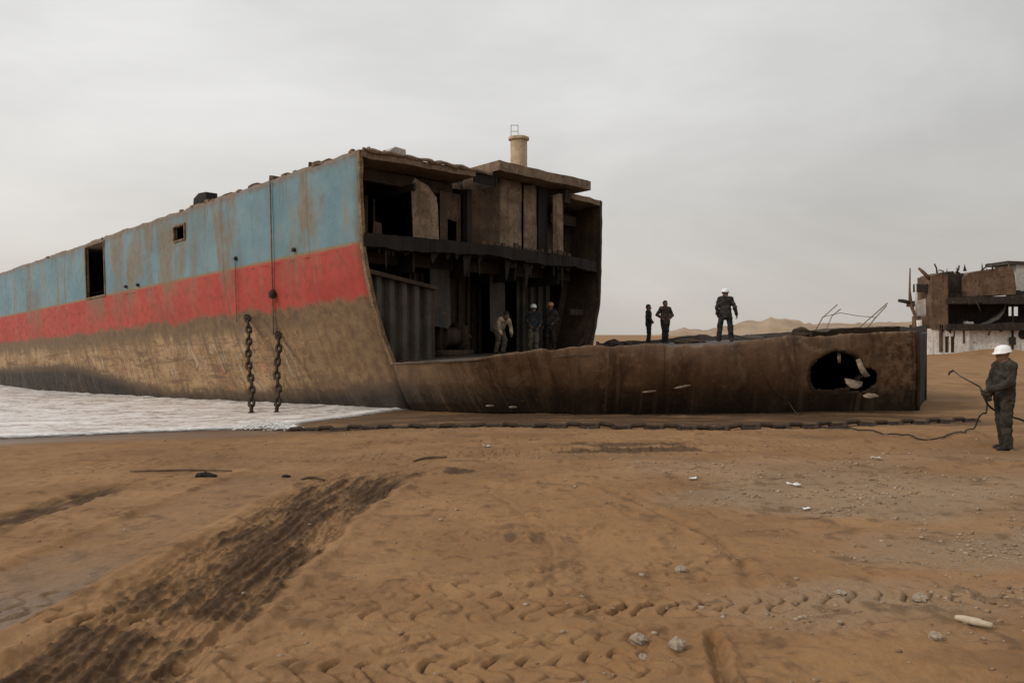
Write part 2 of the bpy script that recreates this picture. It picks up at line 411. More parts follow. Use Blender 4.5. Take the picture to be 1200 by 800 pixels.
def ground(x, y, fine=True):
    d = shore_dist(x, y)
    z = np.where(d > 0, -.15 + .15 * sst(0, 5, d), np.maximum(-.15 + .05 * d, -4))
    z = z + .30 * sst(28, 75, y) * sst(8, 25, x) + .006 * np.clip(y - 75, 0, 300) * sst(5, 30, x) * .3
    z = z + .62 * np.exp(-((x - 38.5) / 3.2) ** 2 - ((y - 67.0) / 2.6) ** 2)
    # pushed-up sand along the foot of the hull
    land = sst(0, 3, d)
    damp_shade = .55 * sst(1.3, .1, d + .35 * vn(x * .9, y * .9, 88)); wet = sst(2.8, .2, d + .5 * vn(x * .7, y * .7, 87)) ; grav = np.zeros_like(z)
    if not fine:
        return z
    nearf = sst(70, 25, y) * sst(40, 20, np.abs(x))
    z = z + nearf * land * (.045 * fbm(x * .35, y * .35, 3, 3) + .026 * fbm(x * 1.6, y * 1.6, 9, 4)
             + .021 * fbm(x * 6 + 2 * vn(x, y, 22), y * 9, 21, 5))
    # lane A: churned crawler lane running away from the camera on the left
    dd, s, side = poly_dist(x, y, LANE_A)
    wob = .14 * vn(s * 1.1, side * 3.0, 5) + .10 * fbm(s * 4, side * 2, 6, 4)
    wA = .66 + wob
    core = sst(wA, wA - .16, dd) * sst(13.4, 10.5, y + 1.2 * vn(x * 3, y * 2, 8))
    loc = dd * side
    w1 = s + .9 * loc + .15 * vn(loc * 3, s * 2, 33)
    strk = fbm(loc * 19 + 1.5 * vn(w1 * 2, loc * 2, 34), w1 * 1.3, 31, 4)
    grit = fbm(x * 26, y * 20, 38, 3)
    churn = .038 * strk + .014 * fbm(loc * 8, s * 5, 37, 3) + .020 * grit
    z = z + core * (churn * 1.5 - .024)
    z = z + .028 * np.exp(-((dd - wA - .03) / .06) ** 2) * sst(13, 10, y) * (1 + 1.2 * vn(s * 5, side, 4))
    damp_shade = np.maximum(damp_shade, core * np.clip(.58 + 1.05 * strk + .6 * grit + .9 * vn(s * .9, loc * 2.4, 41), .05, 1))
    gapA = sst(.10, .30, np.abs((y + .35 * x) - 5.05 + .22 * vn(x * 2, y * 2, 44)))
    damp_shade = damp_shade * (.35 + .65 * gapA)
    # lane B: older lane farther left
    dd, s, side = poly_dist(x, y, [(-6.0, 4), (-5.45, 8.2), (-5.25, 10.2), (-5.1, 11.2)])
    core = sst(.32, .20, dd + .16 * fbm(s * 3, side, 51, 3)) * sst(11.9, 10.6, y)
    loc = dd * side
    z = z + core * (-.045 + .05 * fbm(loc * 9, s * 3, 52, 3))
    damp_shade = np.maximum(damp_shade, core * np.clip(.75 + .9 * fbm(s * 2.5, loc * 9, 53, 3), 0, 1))
    # smooth wheel lane between them, damp and pressed flat
    dd, s, side = poly_dist(x, y, [(-4.3, 2), (-3.95, 5.5), (-3.65, 8.5), (-3.35, 11.5), (-3.0, 14)])
    core = sst(.62, .42, dd + .08 * vn(s * 1.5, side * 2, 55)) * sst(14.2, 11.5, y)
    z = z - core * .022 + .02 * np.exp(-((dd - .6) / .07) ** 2) * sst(14, 11, y)
    smooth = core
    wet = np.maximum(wet, core * (.42 + .55 * sst(8.4, 5.6, y + .8 * fbm(x * 1.2, y * 1.2, 57, 3))))
    # cross rows of S-shaped tyre lugs
    for (pts, wd, ph, dep, side_a) in (
            ([(-5, 5.95), (-2.5, 6.05), (0.4, 6.12), (1.9, 6.2), (4, 6.4)], .26, 0.0, .034, 1),
            ([(-1.9, 4.95), (-.6, 4.98), (0.4, 5.06), (1.3, 5.2)], .25, .1, .034, -1),
            ([(-1.2, 4.35), (0, 4.42), (1.2, 4.55)], .2, .4, .026, 1),
            ([(-.6, 7.05), (.4, 7.1), (2, 7.5)], .22, .3, .016, 1),
            ([(-1.6, 8.25), (0.2, 8.4), (2, 8.8)], .24, .2, .013, -1),
            ([(.15, 7.2), (.3, 9.4), (.1, 11.5), (-.3, 14)], .20, .2, .016, 1),
            ([(3.0, 5.6), (5.0, 6.8), (7.5, 7.6)], .24, .2, .010, 1),
            ([(-6, 6.9), (-4, 6.4), (-2, 6.5), (0, 6.6), (1.4, 6.9)], .22, .25, .020, -1),
            ([(-1.5, 5.4), (0, 5.5), (1.6, 5.7), (3, 5.6)], .20, .6, .020, 1),
            ([(-3.2, 4.3), (-1.4, 4.45)], .2, .2, .03, 1),
            ([(-.9, 4.2), (-.7, 5.6), (-.55, 7.4), (-.6, 9.2)], .17, .5, .016, -1),
            ([(.6, 4.2), (.75, 5.5), (.65, 7.5)], .17, .1, .015, 1),
            ([(-4.6, 3.8), (-4.3, 6), (-4.0, 9)], .17, .3, .012, 1),
            ([(-8, 12.4), (-3, 13.5), (2, 14.6), (8, 15.2)], .32, .5, .018, -1)):
        dd, s, side = poly_dist(x, y, pts)
        loc = dd * side * side_a
        sh = .075 * np.sin(loc / wd * 3.6) + .05 * vn(x * 3, y * 3, 61) + .03 * vn(x * 11, y * 11, 62)
        fr = ((s + sh + .05 * vn(s * 1.3, side, 64)) / .195 + ph) % 1.0
        lug = np.exp(-((fr - .5) / .075) ** 2) * 1.0 - .50 * np.exp(-((fr - .30) / .10) ** 2)
        msk = sst(wd, wd * .75, dd) * (.32 + 1.4 * np.clip(fbm(s * .8, loc * 2, 63, 3) + .42, 0, 1))
        z = z - msk * dep * lug * (1 + 1.2 * vn(x * 7, y * 7, 65)) - msk * dep * .25
        damp_shade = np.maximum(damp_shade, msk * np.clip(lug, 0, 1) * np.minimum(.85, .75 * dep / .030))
    # curving ruts on the right
    for pts, wd, dep in (([(1.2, 10.9), (1.6, 9.6), (1.93, 8.3), (1.98, 7.4), (1.85, 6.6)], .06, .025),
                         ([(1.30, 5.5), (1.22, 5.0), (1.15, 4.5), (1.05, 3.8)], .035, .045),
                         ([(-.3, 10.6), (.15, 9.3), (.35, 7.8), (.3, 6.9), (0, 6.4)], .05, .010),
                         ([(-.2, 16), (3, 15.2), (6, 15.5), (10, 16.2)], .14, .05),
                         ([(-1, 15), (1.3, 14.2), (4.5, 14.3), (9, 15)], .12, .035),
                         ([(-.1, 11.4), (2.0, 11.1), (4, 11.8)], .10, .02),
                         ([(4, 17.0), (8, 16.6), (13, 17.2)], .14, .035), ([(10.8, 23.2), (14, 24.0), (22, 24.5)], .28, .07), ([(11.5, 26.5), (15, 27.2), (26, 28)], .3, .07),
                         ([(12.5, 31), (18, 32.5), (30, 34)], .4, .09), ([(14, 38), (20, 40), (36, 42)], .5, .10), ([(2, 12.6), (5, 12.2), (9, 12.9)], .10, .02),
                         ([(2.6, 9.0), (4.6, 9.6), (6.5, 9.4)], .07, .018), ([(-5.5, 14.6), (-2.5, 15.2), (1, 16.4)], .11, .03)):
        dd, s, side = poly_dist(x, y, pts)
        q = dd + .06 * fbm(x * 4, y * 4, 71, 3)
        z = z - dep * np.exp(-(q / wd) ** 2) + dep * .5 * np.exp(-((q - wd * 1.9) / wd) ** 2) * (1 + vn(s * 4, side, 73))
        damp_shade = np.maximum(damp_shade, np.exp(-(q / wd) ** 2) * np.clip(.25 + .9 * fbm(s * 1.6, side, 72, 3) + .6 * vn(x * 9, y * 9, 74), 0, 1) * .8)
    # dark disturbed patches
    for cx, cy, rx, ry, a in ((1.9, 14.3, 1.5, .55, .8), (2.2, 15.1, 1.6, .35, .75), (-.75, 12.3, .35, .30, .9), (-.7, 13.2, .5, .16, .6),
                              (.25, 8.3, .10, .35, .55), (-.02, 8.4, .07, .25, .6), (4.6, 6.4, .9, .25, .30), (2.8, 5.1, .7, .2, .3)):
        r = np.hypot((x - cx) / rx, (y - cy) / ry) + .7 * fbm(x * 3.5, y * 3.5, 81, 4)
        k = sst(1.0, .55, r) * a
        damp_shade = np.maximum(damp_shade, k)
        z = z + k * .03 * fbm(x * 14, y * 14, 83, 3)
    # hull's contact shade painted into the sand colour, plus damp sand by the chain
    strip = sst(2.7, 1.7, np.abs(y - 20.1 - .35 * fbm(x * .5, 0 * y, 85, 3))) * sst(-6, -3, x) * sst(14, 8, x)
    damp_shade = np.maximum(damp_shade, strip * np.clip(.80 + .8 * fbm(x * .7, y * 3.0, 86, 4), 0, 1))
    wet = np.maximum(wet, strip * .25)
    damp_shade = np.maximum(damp_shade, nearf * np.clip(.26 * sst(8.5, 16, y) * sst(60, 24, y) + .35 * fbm(x * .5, y * 1.1, 97, 4) * sst(7, 12, y), 0, .5))
    # random footfalls and clods over everything
    clod = np.clip(fbm(x * 5.5, y * 4.0, 91, 4) - .18, 0, 1)
    z = z + nearf * land * clod * .035 * (1 - .9 * smooth) + nearf * land * .010 * np.clip(fbm(x * 17, y * 13, 95, 3) - .05, 0, 1)
    damp_shade = np.maximum(damp_shade, nearf * np.clip(clod * 1.2 + .9 * np.clip(fbm(x * 7, y * 16, 96, 4) - .12, 0, 1) + .55 * np.clip(fbm(x * 1.3, y * 2.4, 98, 4) - .10, 0, 1), 0, .5))
    grav = sst(.05, .5, fbm(x * .45, y * .8, 93, 3) + .55 * sst(1.5, 4.5, x) - .15) * sst(16, 10, y) * sst(.8, 2.6, x)
    return z, damp_shade, wet, grav

def graded(lo, flo, fhi, hi, step_fn, g=1.22):
    a = [flo]
    while a[-1] < fhi: a.append(a[-1] + step_fn(a[-1]))
    s = step_fn(a[-1]); b = a[-1]
    while b < hi: s *= g; b += s; a.append(b)
    s = step_fn(flo); b = flo; pre = []
    while b > lo: s *= g; b -= s; pre.append(b)
    return np.array(pre[::-1] + a)

def grid_mesh(xs, ys, zf):
    X, Y = np.meshgrid(xs, ys)
    r = zf(X, Y)
    z = r[0] if isinstance(r, tuple) else r
    v = np.stack([X, Y, z], -1).reshape(-1, 3)
    nx, ny = len(xs), len(ys)
    i = (np.arange(ny - 1)[:, None] * nx + np.arange(nx - 1)[None, :]).ravel()
    return v, np.stack([i, i + 1, i + nx + 1, i + nx], -1), r

m = NB('sand')
dmp_shade, wt, gr = m.attr('damp_shade'), m.attr('wet'), m.attr('grav')
n1 = m.noise(.7, 6, .6); n2 = m.noise(6, 6, .65); n3 = m.noise(55, 4, .7); n4 = m.noise(.16, 4, .5)
c = m.mix(m.step(n1, .34, .66), (.218, .116, .049), (.300, .168, .074))
c = m.mix(m.math('MULTIPLY', m.step(n4, .42, .62), .5), c, (.262, .136, .052))
c = m.mix(m.math('MULTIPLY', m.step(n2, .50, .70), .45), c, (.160, .088, .040))
c = m.mix(m.math('MULTIPLY', m.step(n3, .58, .72), .40), c, (.34, .235, .15))
c = m.mix(m.math('MULTIPLY', m.step(n3, .42, .30), .35), c, (.15, .085, .045))
c = m.mix(m.math('MULTIPLY', gr, m.step(n3, .40, .62)), c, (.25, .195, .14))
c = m.mix(m.step(dmp_shade, .05, .95), c, (.082, .044, .020))  # damp sand, and the hull's contact shade painted in the same tone
c = m.mix(m.math('MULTIPLY', m.step(wt, .1, 1.0), .62), c, (.130, .083, .050))
m.bump(m.math('ADD', m.math('MULTIPLY', n2, .8), m.math('ADD', m.math('MULTIPLY', n3, .6), m.math('MULTIPLY', m.noise(24, 5, .75), m.math('ADD', .35, m.math('MULTIPLY', dmp_shade, 1.6))))), .75, .016)
rg = m.math('SUBTRACT', .95, m.math('MULTIPLY', m.step(wt, .25, 1.0), .62))
SAND = m.done(c, rg)

xs = graded(-2500, -6.5, 6.5, 2500, lambda x: .0115 + .004 * max(0, abs(x) - 2.6), 1.035)
ys = graded(-120, 3.4, 24, 3000, lambda y: .0115 * (max(y, 4) / 4) ** 1.5, 1.06)
v, f, r = grid_mesh(xs, ys, ground)
sand = mk('sand', v, f, SAND, None, True, attrs={'damp_shade': r[1].ravel(), 'wet': r[2].ravel(), 'grav': r[3].ravel()})
tag(sand, kind='structure')

def gz(x, y):
    r = ground(np.array([[float(x)]]), np.array([[float(y)]]))
    return float(r[0][0, 0])

# ------------------------------------------------------------------ sea
def water_z(x, y):
    d = -shore_dist(x, y)
    far = sst(0, 10, d)
    z = -.125 - .030 * np.clip(d, 0, 26)
    z = np.where(d < 0, -.125 - .06 * (-d) , z)
    z = z + far * (.05 * fbm(x * .5 + y * .5, (y - x) * 1.3, 101, 4)) + .02 * sst(.1, 1.5, d) * fbm(x * 2.2, y * 3.4, 105, 4)
    # a low broken wave line rolling in
    z = z + .03 * np.exp(-((d - .35 - .25 * vn(x * 1.2, y * 1.2, 110)) / .16) ** 2)
    return z, d

m = NB('sea_foam')
foam = m.attr('dsea')
n1 = m.noise(.9, 7, .7, m.map((1, 1.8, 1)), .8); n2 = m.noise(5, 6, .7, m.map((1, 1.6, 1)), .6)
edge = m.step(foam, 1.1, .1)
fm = m.step(m.math('ADD', m.math('MULTIPLY', n1, .6), m.math('ADD', m.math('MULTIPLY', n2, .42), m.math('MULTIPLY', edge, .22))), .40, .62)
c = m.mix(fm, (.44, .38, .33), (.80, .765, .73))
m.bump(m.math('ADD', n1, m.math('MULTIPLY', n2, .6)), .28, .06)
SEA = m.done(c, m.mix(fm, (.18,) * 3, (.6,) * 3))
tr = m.n.new('ShaderNodeBsdfTransparent'); ms = m.n.new('ShaderNodeMixShader')
lace = m.math('ADD', foam, m.math('MULTIPLY', m.math('SUBTRACT', n2, .5), .9))
m.L(m.step(lace, -.15, .55), ms.inputs[0]); m.L(tr.outputs[0], ms.inputs[1]); m.L(m.b.outputs[0], ms.inputs[2]); m.L(ms.outputs[0], m.out.inputs[0])
xs = graded(-2600, -22, 3, 60, lambda x: .07, 1.12)
ys = graded(-120, 13, 34, 2700, lambda y: .07, 1.10)
X, Y = np.meshgrid(xs, ys)
zz, dd = water_z(X, Y)
nx, ny = len(xs), len(ys)
i = (np.arange(ny - 1)[:, None] * nx + np.arange(nx - 1)[None, :])
dc = np.maximum(np.maximum(dd[:-1, :-1], dd[1:, 1:]), np.maximum(dd[1:, :-1], dd[:-1, 1:]))
i = i[dc > -0.25]
f = np.stack([i, i + 1, i + nx + 1, i + nx], -1)
v = np.stack([X, Y, zz], -1).reshape(-1, 3)
used = np.unique(f); remap = np.full(len(v), -1); remap[used] = np.arange(len(used))
sea = mk('sea', v[used], remap[f], SEA, None, True, attrs={'dsea': dd.ravel()[used]})
tag(sea, kind='structure')

# ------------------------------------------------------------------ hills
m = NB('dry_hill')
n1 = m.noise(.02, 7, .65); n2 = m.noise(.08, 5, .6)
c = m.mix(m.step(n1, .4, .6), (.285, .195, .125), (.37, .265, .18))
c = m.mix(m.math('MULTIPLY', m.step(n2, .55, .7), .5), c, (.28, .21, .15))
m.bump(n2, .6, 3)
HILL = m.done(c, .95)
def hill_range(name, Y0, depth, prof, seed):
    px = np.array([p[0] for p in prof], float); py = np.array([p[1] for p in prof], float)
    xs = np.linspace(px[0], px[-1], 260); ts = np.linspace(0, 1, 26)
    top = np.interp(xs, px, py)
    top = CZ + (HY - top) / F * (Y0 + depth * .5)
    top = top * (1 + .10 * fbm(xs * .05, xs * 0, seed, 4)) + 2.6 * fbm(xs * .16, xs * 0, seed + 5, 5)
    T, XX = np.meshgrid(ts, xs, indexing='ij')
    YY = Y0 + depth * T
    H = np.sin(np.pi * np.clip(T, 0, 1)) ** 1.2 * (top[None, :] + 1.5) * (1 + .25 * fbm(XX * .06, T * 6, seed + 9, 4) * np.sin(np.pi * 2 * T) ** 2) - 1.5
    wx = (XX - 600) / F * YY
    v = np.stack([wx, YY, H], -1).reshape(-1, 3)
    nx = len(xs); i = (np.arange(len(ts) - 1)[:, None] * nx + np.arange(nx - 1)[None, :]).ravel()
    o = mk(name, v, np.stack([i, i + 1, i + nx + 1, i + nx], -1), HILL, None, True)
    return tag(o, kind='structure')
hill_range('hills', 620, 260, [(740, 396), (765, 393), (780, 389), (800, 385), (830, 386), (870, 378), (905, 373), (935, 375), (960, 382), (1000, 383),
                           (1040, 384), (1090, 383), (1150, 378), (1250, 372), (1400, 378), (1700, 385), (2200, 380)], 3)
hill_range('hills', 1100, 400, [(770, 395), (800, 390), (830, 386), (860, 383), (900, 381), (1000, 378), (1200, 376), (1500, 370), (2100, 380)], 7)

# ------------------------------------------------------------------ the ship being broken
O = Vector((-4.0, 22.3, 0.0))
A = Vector((-.6997, .7133, -.0428)); B = Vector((.67, .742, -.009)); Wv = Vector((0, 0, 1))
def S(u, v, w): return O + A * u + B * v + Wv * w
TOP = 6.8
LEN = 78.0
ship = thing('ship', 'beached ship hulk cut open, blue and red side, rusty bow bottom lying on the sand', 'ship', (O.x, O.y, 0))

PROF = [(6.8, 0), (6.0, .02), (5.2, .06), (4.25, .12), (3.6, .24), (2.9, .43), (2.0, .75), (1.2, 1.13), (.6, 1.38), (.1, 1.66), (-.15, 1.90), (-.25, 2.3)]
pw = np.array([p[0] for p in PROF][::-1]); pv = np.array([p[1] for p in PROF][::-1])
def inset(w, u):
    base = np.interp(w, pw, pv)
    k = 1 - .30 * sst(1, 16, u) - .34 * sst(14, 34, u)
    bow = sst(60, LEN, u) * 3.2
    return base * k + bow

def door(u0, u1, w0, w1): return (u0, u1, w0, w1)
def u_at(px):
    a = (px - 600) / F
    return (-4.0 - a * 22.3) / (.6997 + a * .7133)
def w_at(px, py):
    u = u_at(px); Y = 22.3 + .7133 * u
    return CZ + (HY - py) / F * Y + .0428 * u
def uw_on(px, py):
    a = (px - 600) / F; vin = 0.0
    for _ in range(12):
        bx, by = -4.0 + .67 * vin, 22.3 + .742 * vin
        u = (bx - a * by) / (.6997 + a * .7133); Y = by + .7133 * u
        w_ = CZ + (HY - py) / F * Y + .0428 * u + .009 * vin
        vin = float(inset(min(w_, 6.8), u))
    return u, w_
OPEN = [(u_at(121), u_at(100), w_at(110, 347), w_at(110, 287)),
        (u_at(215.5), u_at(203.5), w_at(209, 281), w_at(209, 265))]
us = np.unique(np.concatenate([np.linspace(0, 42, 106), np.linspace(42, LEN, 40), [o[0] for o in OPEN], [o[1] for o in OPEN]]))
ws = np.unique(np.concatenate([np.linspace(-.25, 6.8, 66), [o[2] for o in OPEN], [o[3] for o in OPEN]]))
U, Wm = np.meshgrid(us, ws)
def shell(side):
    V = inset(Wm, U) + .04 * fbm(U * .55, Wm * .9, 120 + side, 3) * sst(0, 2.5, U) + .020 * np.abs(np.sin(U * math.pi / .8)) ** .7 * sst(.2, 1.5, U)
    if side: V = 10.7 - .62 * V + .10 * np.exp(-((Wm - 3.2) / 1.0) ** 2)
    P = np.array(O)[None, None, :] + U[..., None] * np.array(A) + V[..., None] * np.array(B) + Wm[..., None] * np.array(Wv)
    if not side:   # torn, uneven upper edge
        P[..., 2] += sst(6.5, 6.8, Wm) * .07 * fbm(U * 1.6, U * 0, 131, 3)
        nx = len(us)
    nx = len(us); i = (np.arange(len(ws) - 1)[:, None] * nx + np.arange(nx - 1)[None, :])
    keep = np.ones(i.shape, bool)
    if not side:
        uc = (us[:-1] + us[1:]) / 2; wc = (ws[:-1] + ws[1:]) / 2
        for o in OPEN:
            keep &= ~((uc[None, :] > o[0]) & (uc[None, :] < o[1]) & (wc[:, None] > o[2]) & (wc[:, None] < o[3]))
    i = i[keep]
    f = np.stack([i, i + 1, i + nx + 1, i + nx], -1)
    if side: f = f[:, ::-1]
    f = f[:, ::-1]
    o = mk('side_shell', P.reshape(-1, 3), f, HULL, ship, True, attrs={'hu': U.ravel() + side * 200, 'hw': Wm.ravel()})
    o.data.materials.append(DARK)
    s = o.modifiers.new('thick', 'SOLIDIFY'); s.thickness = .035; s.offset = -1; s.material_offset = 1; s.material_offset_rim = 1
    return o
shell(0); shell(1)
# bottom plating, stern end
g = G(S); n = 30
for k in range(n):
    u0, u1 = LEN * k / n, LEN * (k + 1) / n
    a0, a1 = float(inset(-.25, u0)), float(inset(-.25, u1))
    g.add([S(u0, a0, -.25), S(u1, a1, -.25), S(u1, 10.7 - a1, -.25), S(u0, 10.7 - a0, -.25)], [(0, 1, 2, 3)])
g.mk('bottom_plating', BOW, ship)
g = G(S)
e = [(float(inset(w_, LEN)), w_) for w_ in pw]
g.prism([(a, b) for a, b in e] + [(10.7 - a, b) for a, b in e[::-1]], LEN - .05, LEN + .02)
g.mk('stern_plating', HULL, ship)

# decks
def deck_plate(w0, w1, u0, u1, m0, mat, name, jag=.1, seed=0, notch=None):
    g = G(); n = 70; vs = []; 
    us0 = [u0 + (u1 - u0) * (k / 14.0) ** 2 for k in range(15)]
    for k in range(n + 1):
        t = k / n
        us_ = list(us0)
        if notch:
            cut_ = 1.7 * float(sst(notch[0], notch[0] + .05, t * 10.7) * sst(notch[1] + .05, notch[1], t * 10.7))
            us_ = [max(q, u0 + cut_ + .01 * a_) for a_, q in enumerate(us0)]
        for j, uu in enumerate(us_):
            a = float(inset((w0 + w1) / 2, uu)) + .03
            vv = a + (10.7 - 2 * a) * t
            cam_ = .10 * math.sin(math.pi * t)
            ju = uu + (jag * float(fbm(vv * 1.7, seed, 140 + seed, 3)) + jag * .6 * float(vn(vv * 6, seed, 3)) if j == 0 else 0)
            vs.append(S(ju, vv, w1 + cam_)); vs.append(S(ju, vv, w0 + cam_ + ((.08 * float(fbm(vv * 1.3, seed, 145 + seed, 4)) + .04 * float(vn(vv * 9, seed, 146))) if j == 0 and seed == 2 else 0)))
    m_ = len(us_); fs = []
    def id_(k, j, b): return (k * m_ + j) * 2 + b
    for k in range(n):
        for j in range(m_ - 1):
            fs.append((id_(k, j, 0), id_(k + 1, j, 0), id_(k + 1, j + 1, 0), id_(k, j + 1, 0)))
            fs.append((id_(k, j, 1), id_(k, j + 1, 1), id_(k + 1, j + 1, 1), id_(k + 1, j, 1)))
        fs.append((id_(k, 0, 0), id_(k, 0, 1), id_(k + 1, 0, 1), id_(k + 1, 0, 0)))
    g.add(vs, fs)
    return g.mk(name, mat, ship)
deck_plate(6.60, 6.78, -.02, 76, 0, DECKR, 'main_deck', .10, 1, (4.35, 8.95))
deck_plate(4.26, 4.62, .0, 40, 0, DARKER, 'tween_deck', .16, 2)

# floor plating (tank top), inside the hull and out over the bow
def uv_of(x, y):
    det = A.x * B.y - A.y * B.x
    dx, dy = x - O.x, y - O.y
    return ((dx * B.y - dy * B.x) / det, (A.x * dy - A.y * dx) / det)
def floor_z(x, y):
    u, v = uv_of(x, y)
    return 1.17 + .030 * v - .0428 * u
bow_top = [(-3.30, 23.17, 1.19), (-2.1, 21.85, 1.30), (-.85, 20.72, 1.42), (.55, 20.12, 1.58), (2.05, 19.98, 1.70), (3.6, 20.05, 1.71), (5.05, 20.18, 1.72),
           (6.15, 20.42, 1.86), (7.3, 20.6, 1.93), (8.5, 20.78, 1.97), (10.05, 21.15, 2.03)]
bow_bot = [(-2.95, 23.75, -.2), (-1.45, 23.0, -.18), (.0, 21.85, -.15), (1.0, 21.35, -.12), (2.1, 21.05, -.1), (3.7, 21.12, -.1), (5.3, 21.25, -.1),
           (6.5, 21.42, -.1), (7.5, 21.55, -.1), (8.7, 21.75, -.1), (10.50, 22.05, -.1)]
NS, NT = 40, 46
T_ = catmull(bow_top, NS); Bt = catmull(bow_bot, NS)
ct = [0.0]
for a, b in zip(T_[:-1], T_[1:]): ct.append(ct[-1] + (b - a).length)
ct = np.array(ct)
P = np.zeros((NT + 1, len(T_), 3))
for j in range(NT + 1):
    t = j / NT
    bul = .26 * math.sin(math.pi * t ** .8) 
    for i_, (a, b) in enumerate(zip(T_, Bt)):
        q = a.lerp(b, t ** 1.25 if False else t)
        # bilge: upper part steeper, foot tucks under
        n_ = Vector((-(b - a).y, 0, 0))
        dirh = Vector((0, -1, 0)) if i_ > 60 else Vector((-.55, -.83, 0)).lerp(Vector((0, -1, 0)), i_ / 60.0)
        q = q + dirh * bul * (1 - .75 * sst(320, 400, i_)) * sst(2.0, 8.0, float(ct[i_]))
        wt = T_[0].z + (-.27 - T_[0].z) * t
        sa = float(ct[i_]); kb = float(sst(.8, 6.0, sa))
        Hq = S(-sa, float(inset(wt, 0)), wt)
        P[j, i_] = Hq.lerp(q, kb)
hwv = P[..., 2].copy(); huv = np.repeat(ct[None, :], NT + 1, 0)
rip = .05 * fbm(huv * .7, hwv * 1.1, 150, 4) + .035 * np.abs(np.sin(huv * math.pi / .75)) ** .6 * sst(1.5, 4, huv)
P[..., 1] += rip * sst(0, 1.2, huv)
# ragged flame-cut upper rim
P[0, :, 2] += (.09 * fbm(ct * 2.2, ct * 0, 151, 4) + .05 * np.clip(vn(ct * 6, ct * 0, 153), 0, 1)) * sst(0, .6, ct)
P[1, :, 2] += .04 * fbm(ct * 2.2, ct * 0, 151, 4) * sst(0, .6, ct)
nx = len(T_)
ii = (np.arange(NT)[:, None] * nx + np.arange(nx - 1)[None, :])
cx = (P[:-1, :-1, :] + P[1:, 1:, :]) / 2
pxc = 600 + cx[..., 0] / cx[..., 1] * F; pyc = HY + (CZ - cx[..., 2]) / cx[..., 1] * F
# burnt hole in the plating: centre, radii in metres
hc = np.array(at(986, 436, 20.55)); hr = (.73, .53)
hx, hz = cx[..., 0] - hc[0], cx[..., 2] - hc[2]
ang = np.arctan2(hz, hx)
rad = np.hypot(hx / hr[0], hz / hr[1]) * (1 + .16 * vn(ang * 2.2 + 9, ang * 0, 160) + .09 * vn(ang * 6, ang * 0, 161) + .05 * vn(ang * 15, ang * 0, 162))
hc2 = np.array(at(1019, 447, 20.6))
rad2 = np.hypot((cx[..., 0] - hc2[0]) / .52, (cx[..., 2] - hc2[2]) / .30) * (1 + .3 * fbm(cx[..., 0] * 5, cx[..., 2] * 5, 165, 2))
bridge = np.abs((cx[..., 0] - at(1007, 440, 20.55).x) - .25 * (cx[..., 2] - hc[2])) < .045
keep = ~((rad < 1) | ((rad2 < 1) & ~bridge & (cx[..., 0] > hc[0])))
ii = ii[keep]
f = np.stack([ii, ii + nx, ii + nx + 1, ii + 1], -1)
o = mk('bow_plating', P.reshape(-1, 3), f, BOW, ship, True, attrs={'hu': -huv.ravel(), 'hw': hwv.ravel()})
s_ = o.modifiers.new('thick', 'SOLIDIFY'); s_.thickness = .04; s_.offset = -1
# end cut of the bow
end_near_t, end_near_b = T_[-1], Bt[-1]
g = G()
far_end = Vector((12.55, 25.8, 0))
vs_ = []; n = 14
for k in range(n + 1):
    t = k / n
    for j in range(9):
        q = Vector(P[int(NT * j / 8), -1])
        p_ = q.lerp(Vector((far_end.x - .05 * j / 8, far_end.y, q.z * .98)), t)
        vs_.append(p_ + Vector((.03 * float(vn(k, j, 170)), 0, 0)))
fs_ = [(k * 9 + j, k * 9 + j + 1, (k + 1) * 9 + j + 1, (k + 1) * 9 + j) for k in range(n) for j in range(8)]
g.add(vs_, fs_)
o = g.mk('end_plating', DARKER, ship, True)
s_ = o.modifiers.new('thick', 'SOLIDIFY'); s_.thickness = .05; s_.offset = -1
# frame strip closing the end corner
g = G()
col_ = [Vector(P[int(NT * j / 12), -1]) + Vector((-.01, -.035, 0)) for j in range(13)]
g.tube(col_, .045, 6)
g.mk('corner_bar', DARK, ship, True)
# floor sheet
outline = [Vector((p.x, p.y + .05, 0)) for p in T_] + [far_end, Vector((11.2, 30.8, 0)), Vector((7.6, 34.6, 0)), Vector((4.1, 34.2, 0)),
           Vector(S(0, 10.3, 0))]
cen = Vector((4.5, 26.5, 0))
g = G()
vs_ = [Vector((cen.x, cen.y, floor_z(cen.x, cen.y)))]; M_ = len(outline)
for ring in (0.25, .5, .75, .9, 1.0):
    for p in outline:
        q = cen.lerp(p, ring)
        wgt = sst(.75, 1.0, ring)
        zt = floor_z(q.x, q.y)
        if ring == 1.0:
            # sheet meets the rim just under the plating
            idx = min(range(len(T_)), key=lambda a: (T_[a].x - p.x) ** 2 + (T_[a].y - p.y) ** 2)
            if (T_[idx].x - p.x) ** 2 + (T_[idx].y - p.y) ** 2 < .09: zt = min(zt, T_[idx].z - .03)
        vs_.append(Vector((q.x, q.y, zt + .012 * float(vn(q.x * 3, q.y * 3, 180)))))
fs_ = [(0, 1 + k, 1 + (k + 1) % M_) for k in range(M_)]
for r_ in range(4):
    for k in range(M_):
        a = 1 + r_ * M_ + k; b = 1 + r_ * M_ + (k + 1) % M_
        fs_.append((a, a + M_, b + M_, b))
g.add(vs_, fs_)
FLOORM = rusty('floor_scale', (.062, .048, .037), (.11, .09, .07), (.045, .028, .018), 1.5, streak=False)
o = g.mk('floor_plating', FLOORM, ship)
s_ = o.modifiers.new('thick', 'SOLIDIFY'); s_.thickness = .03; s_.offset = -1
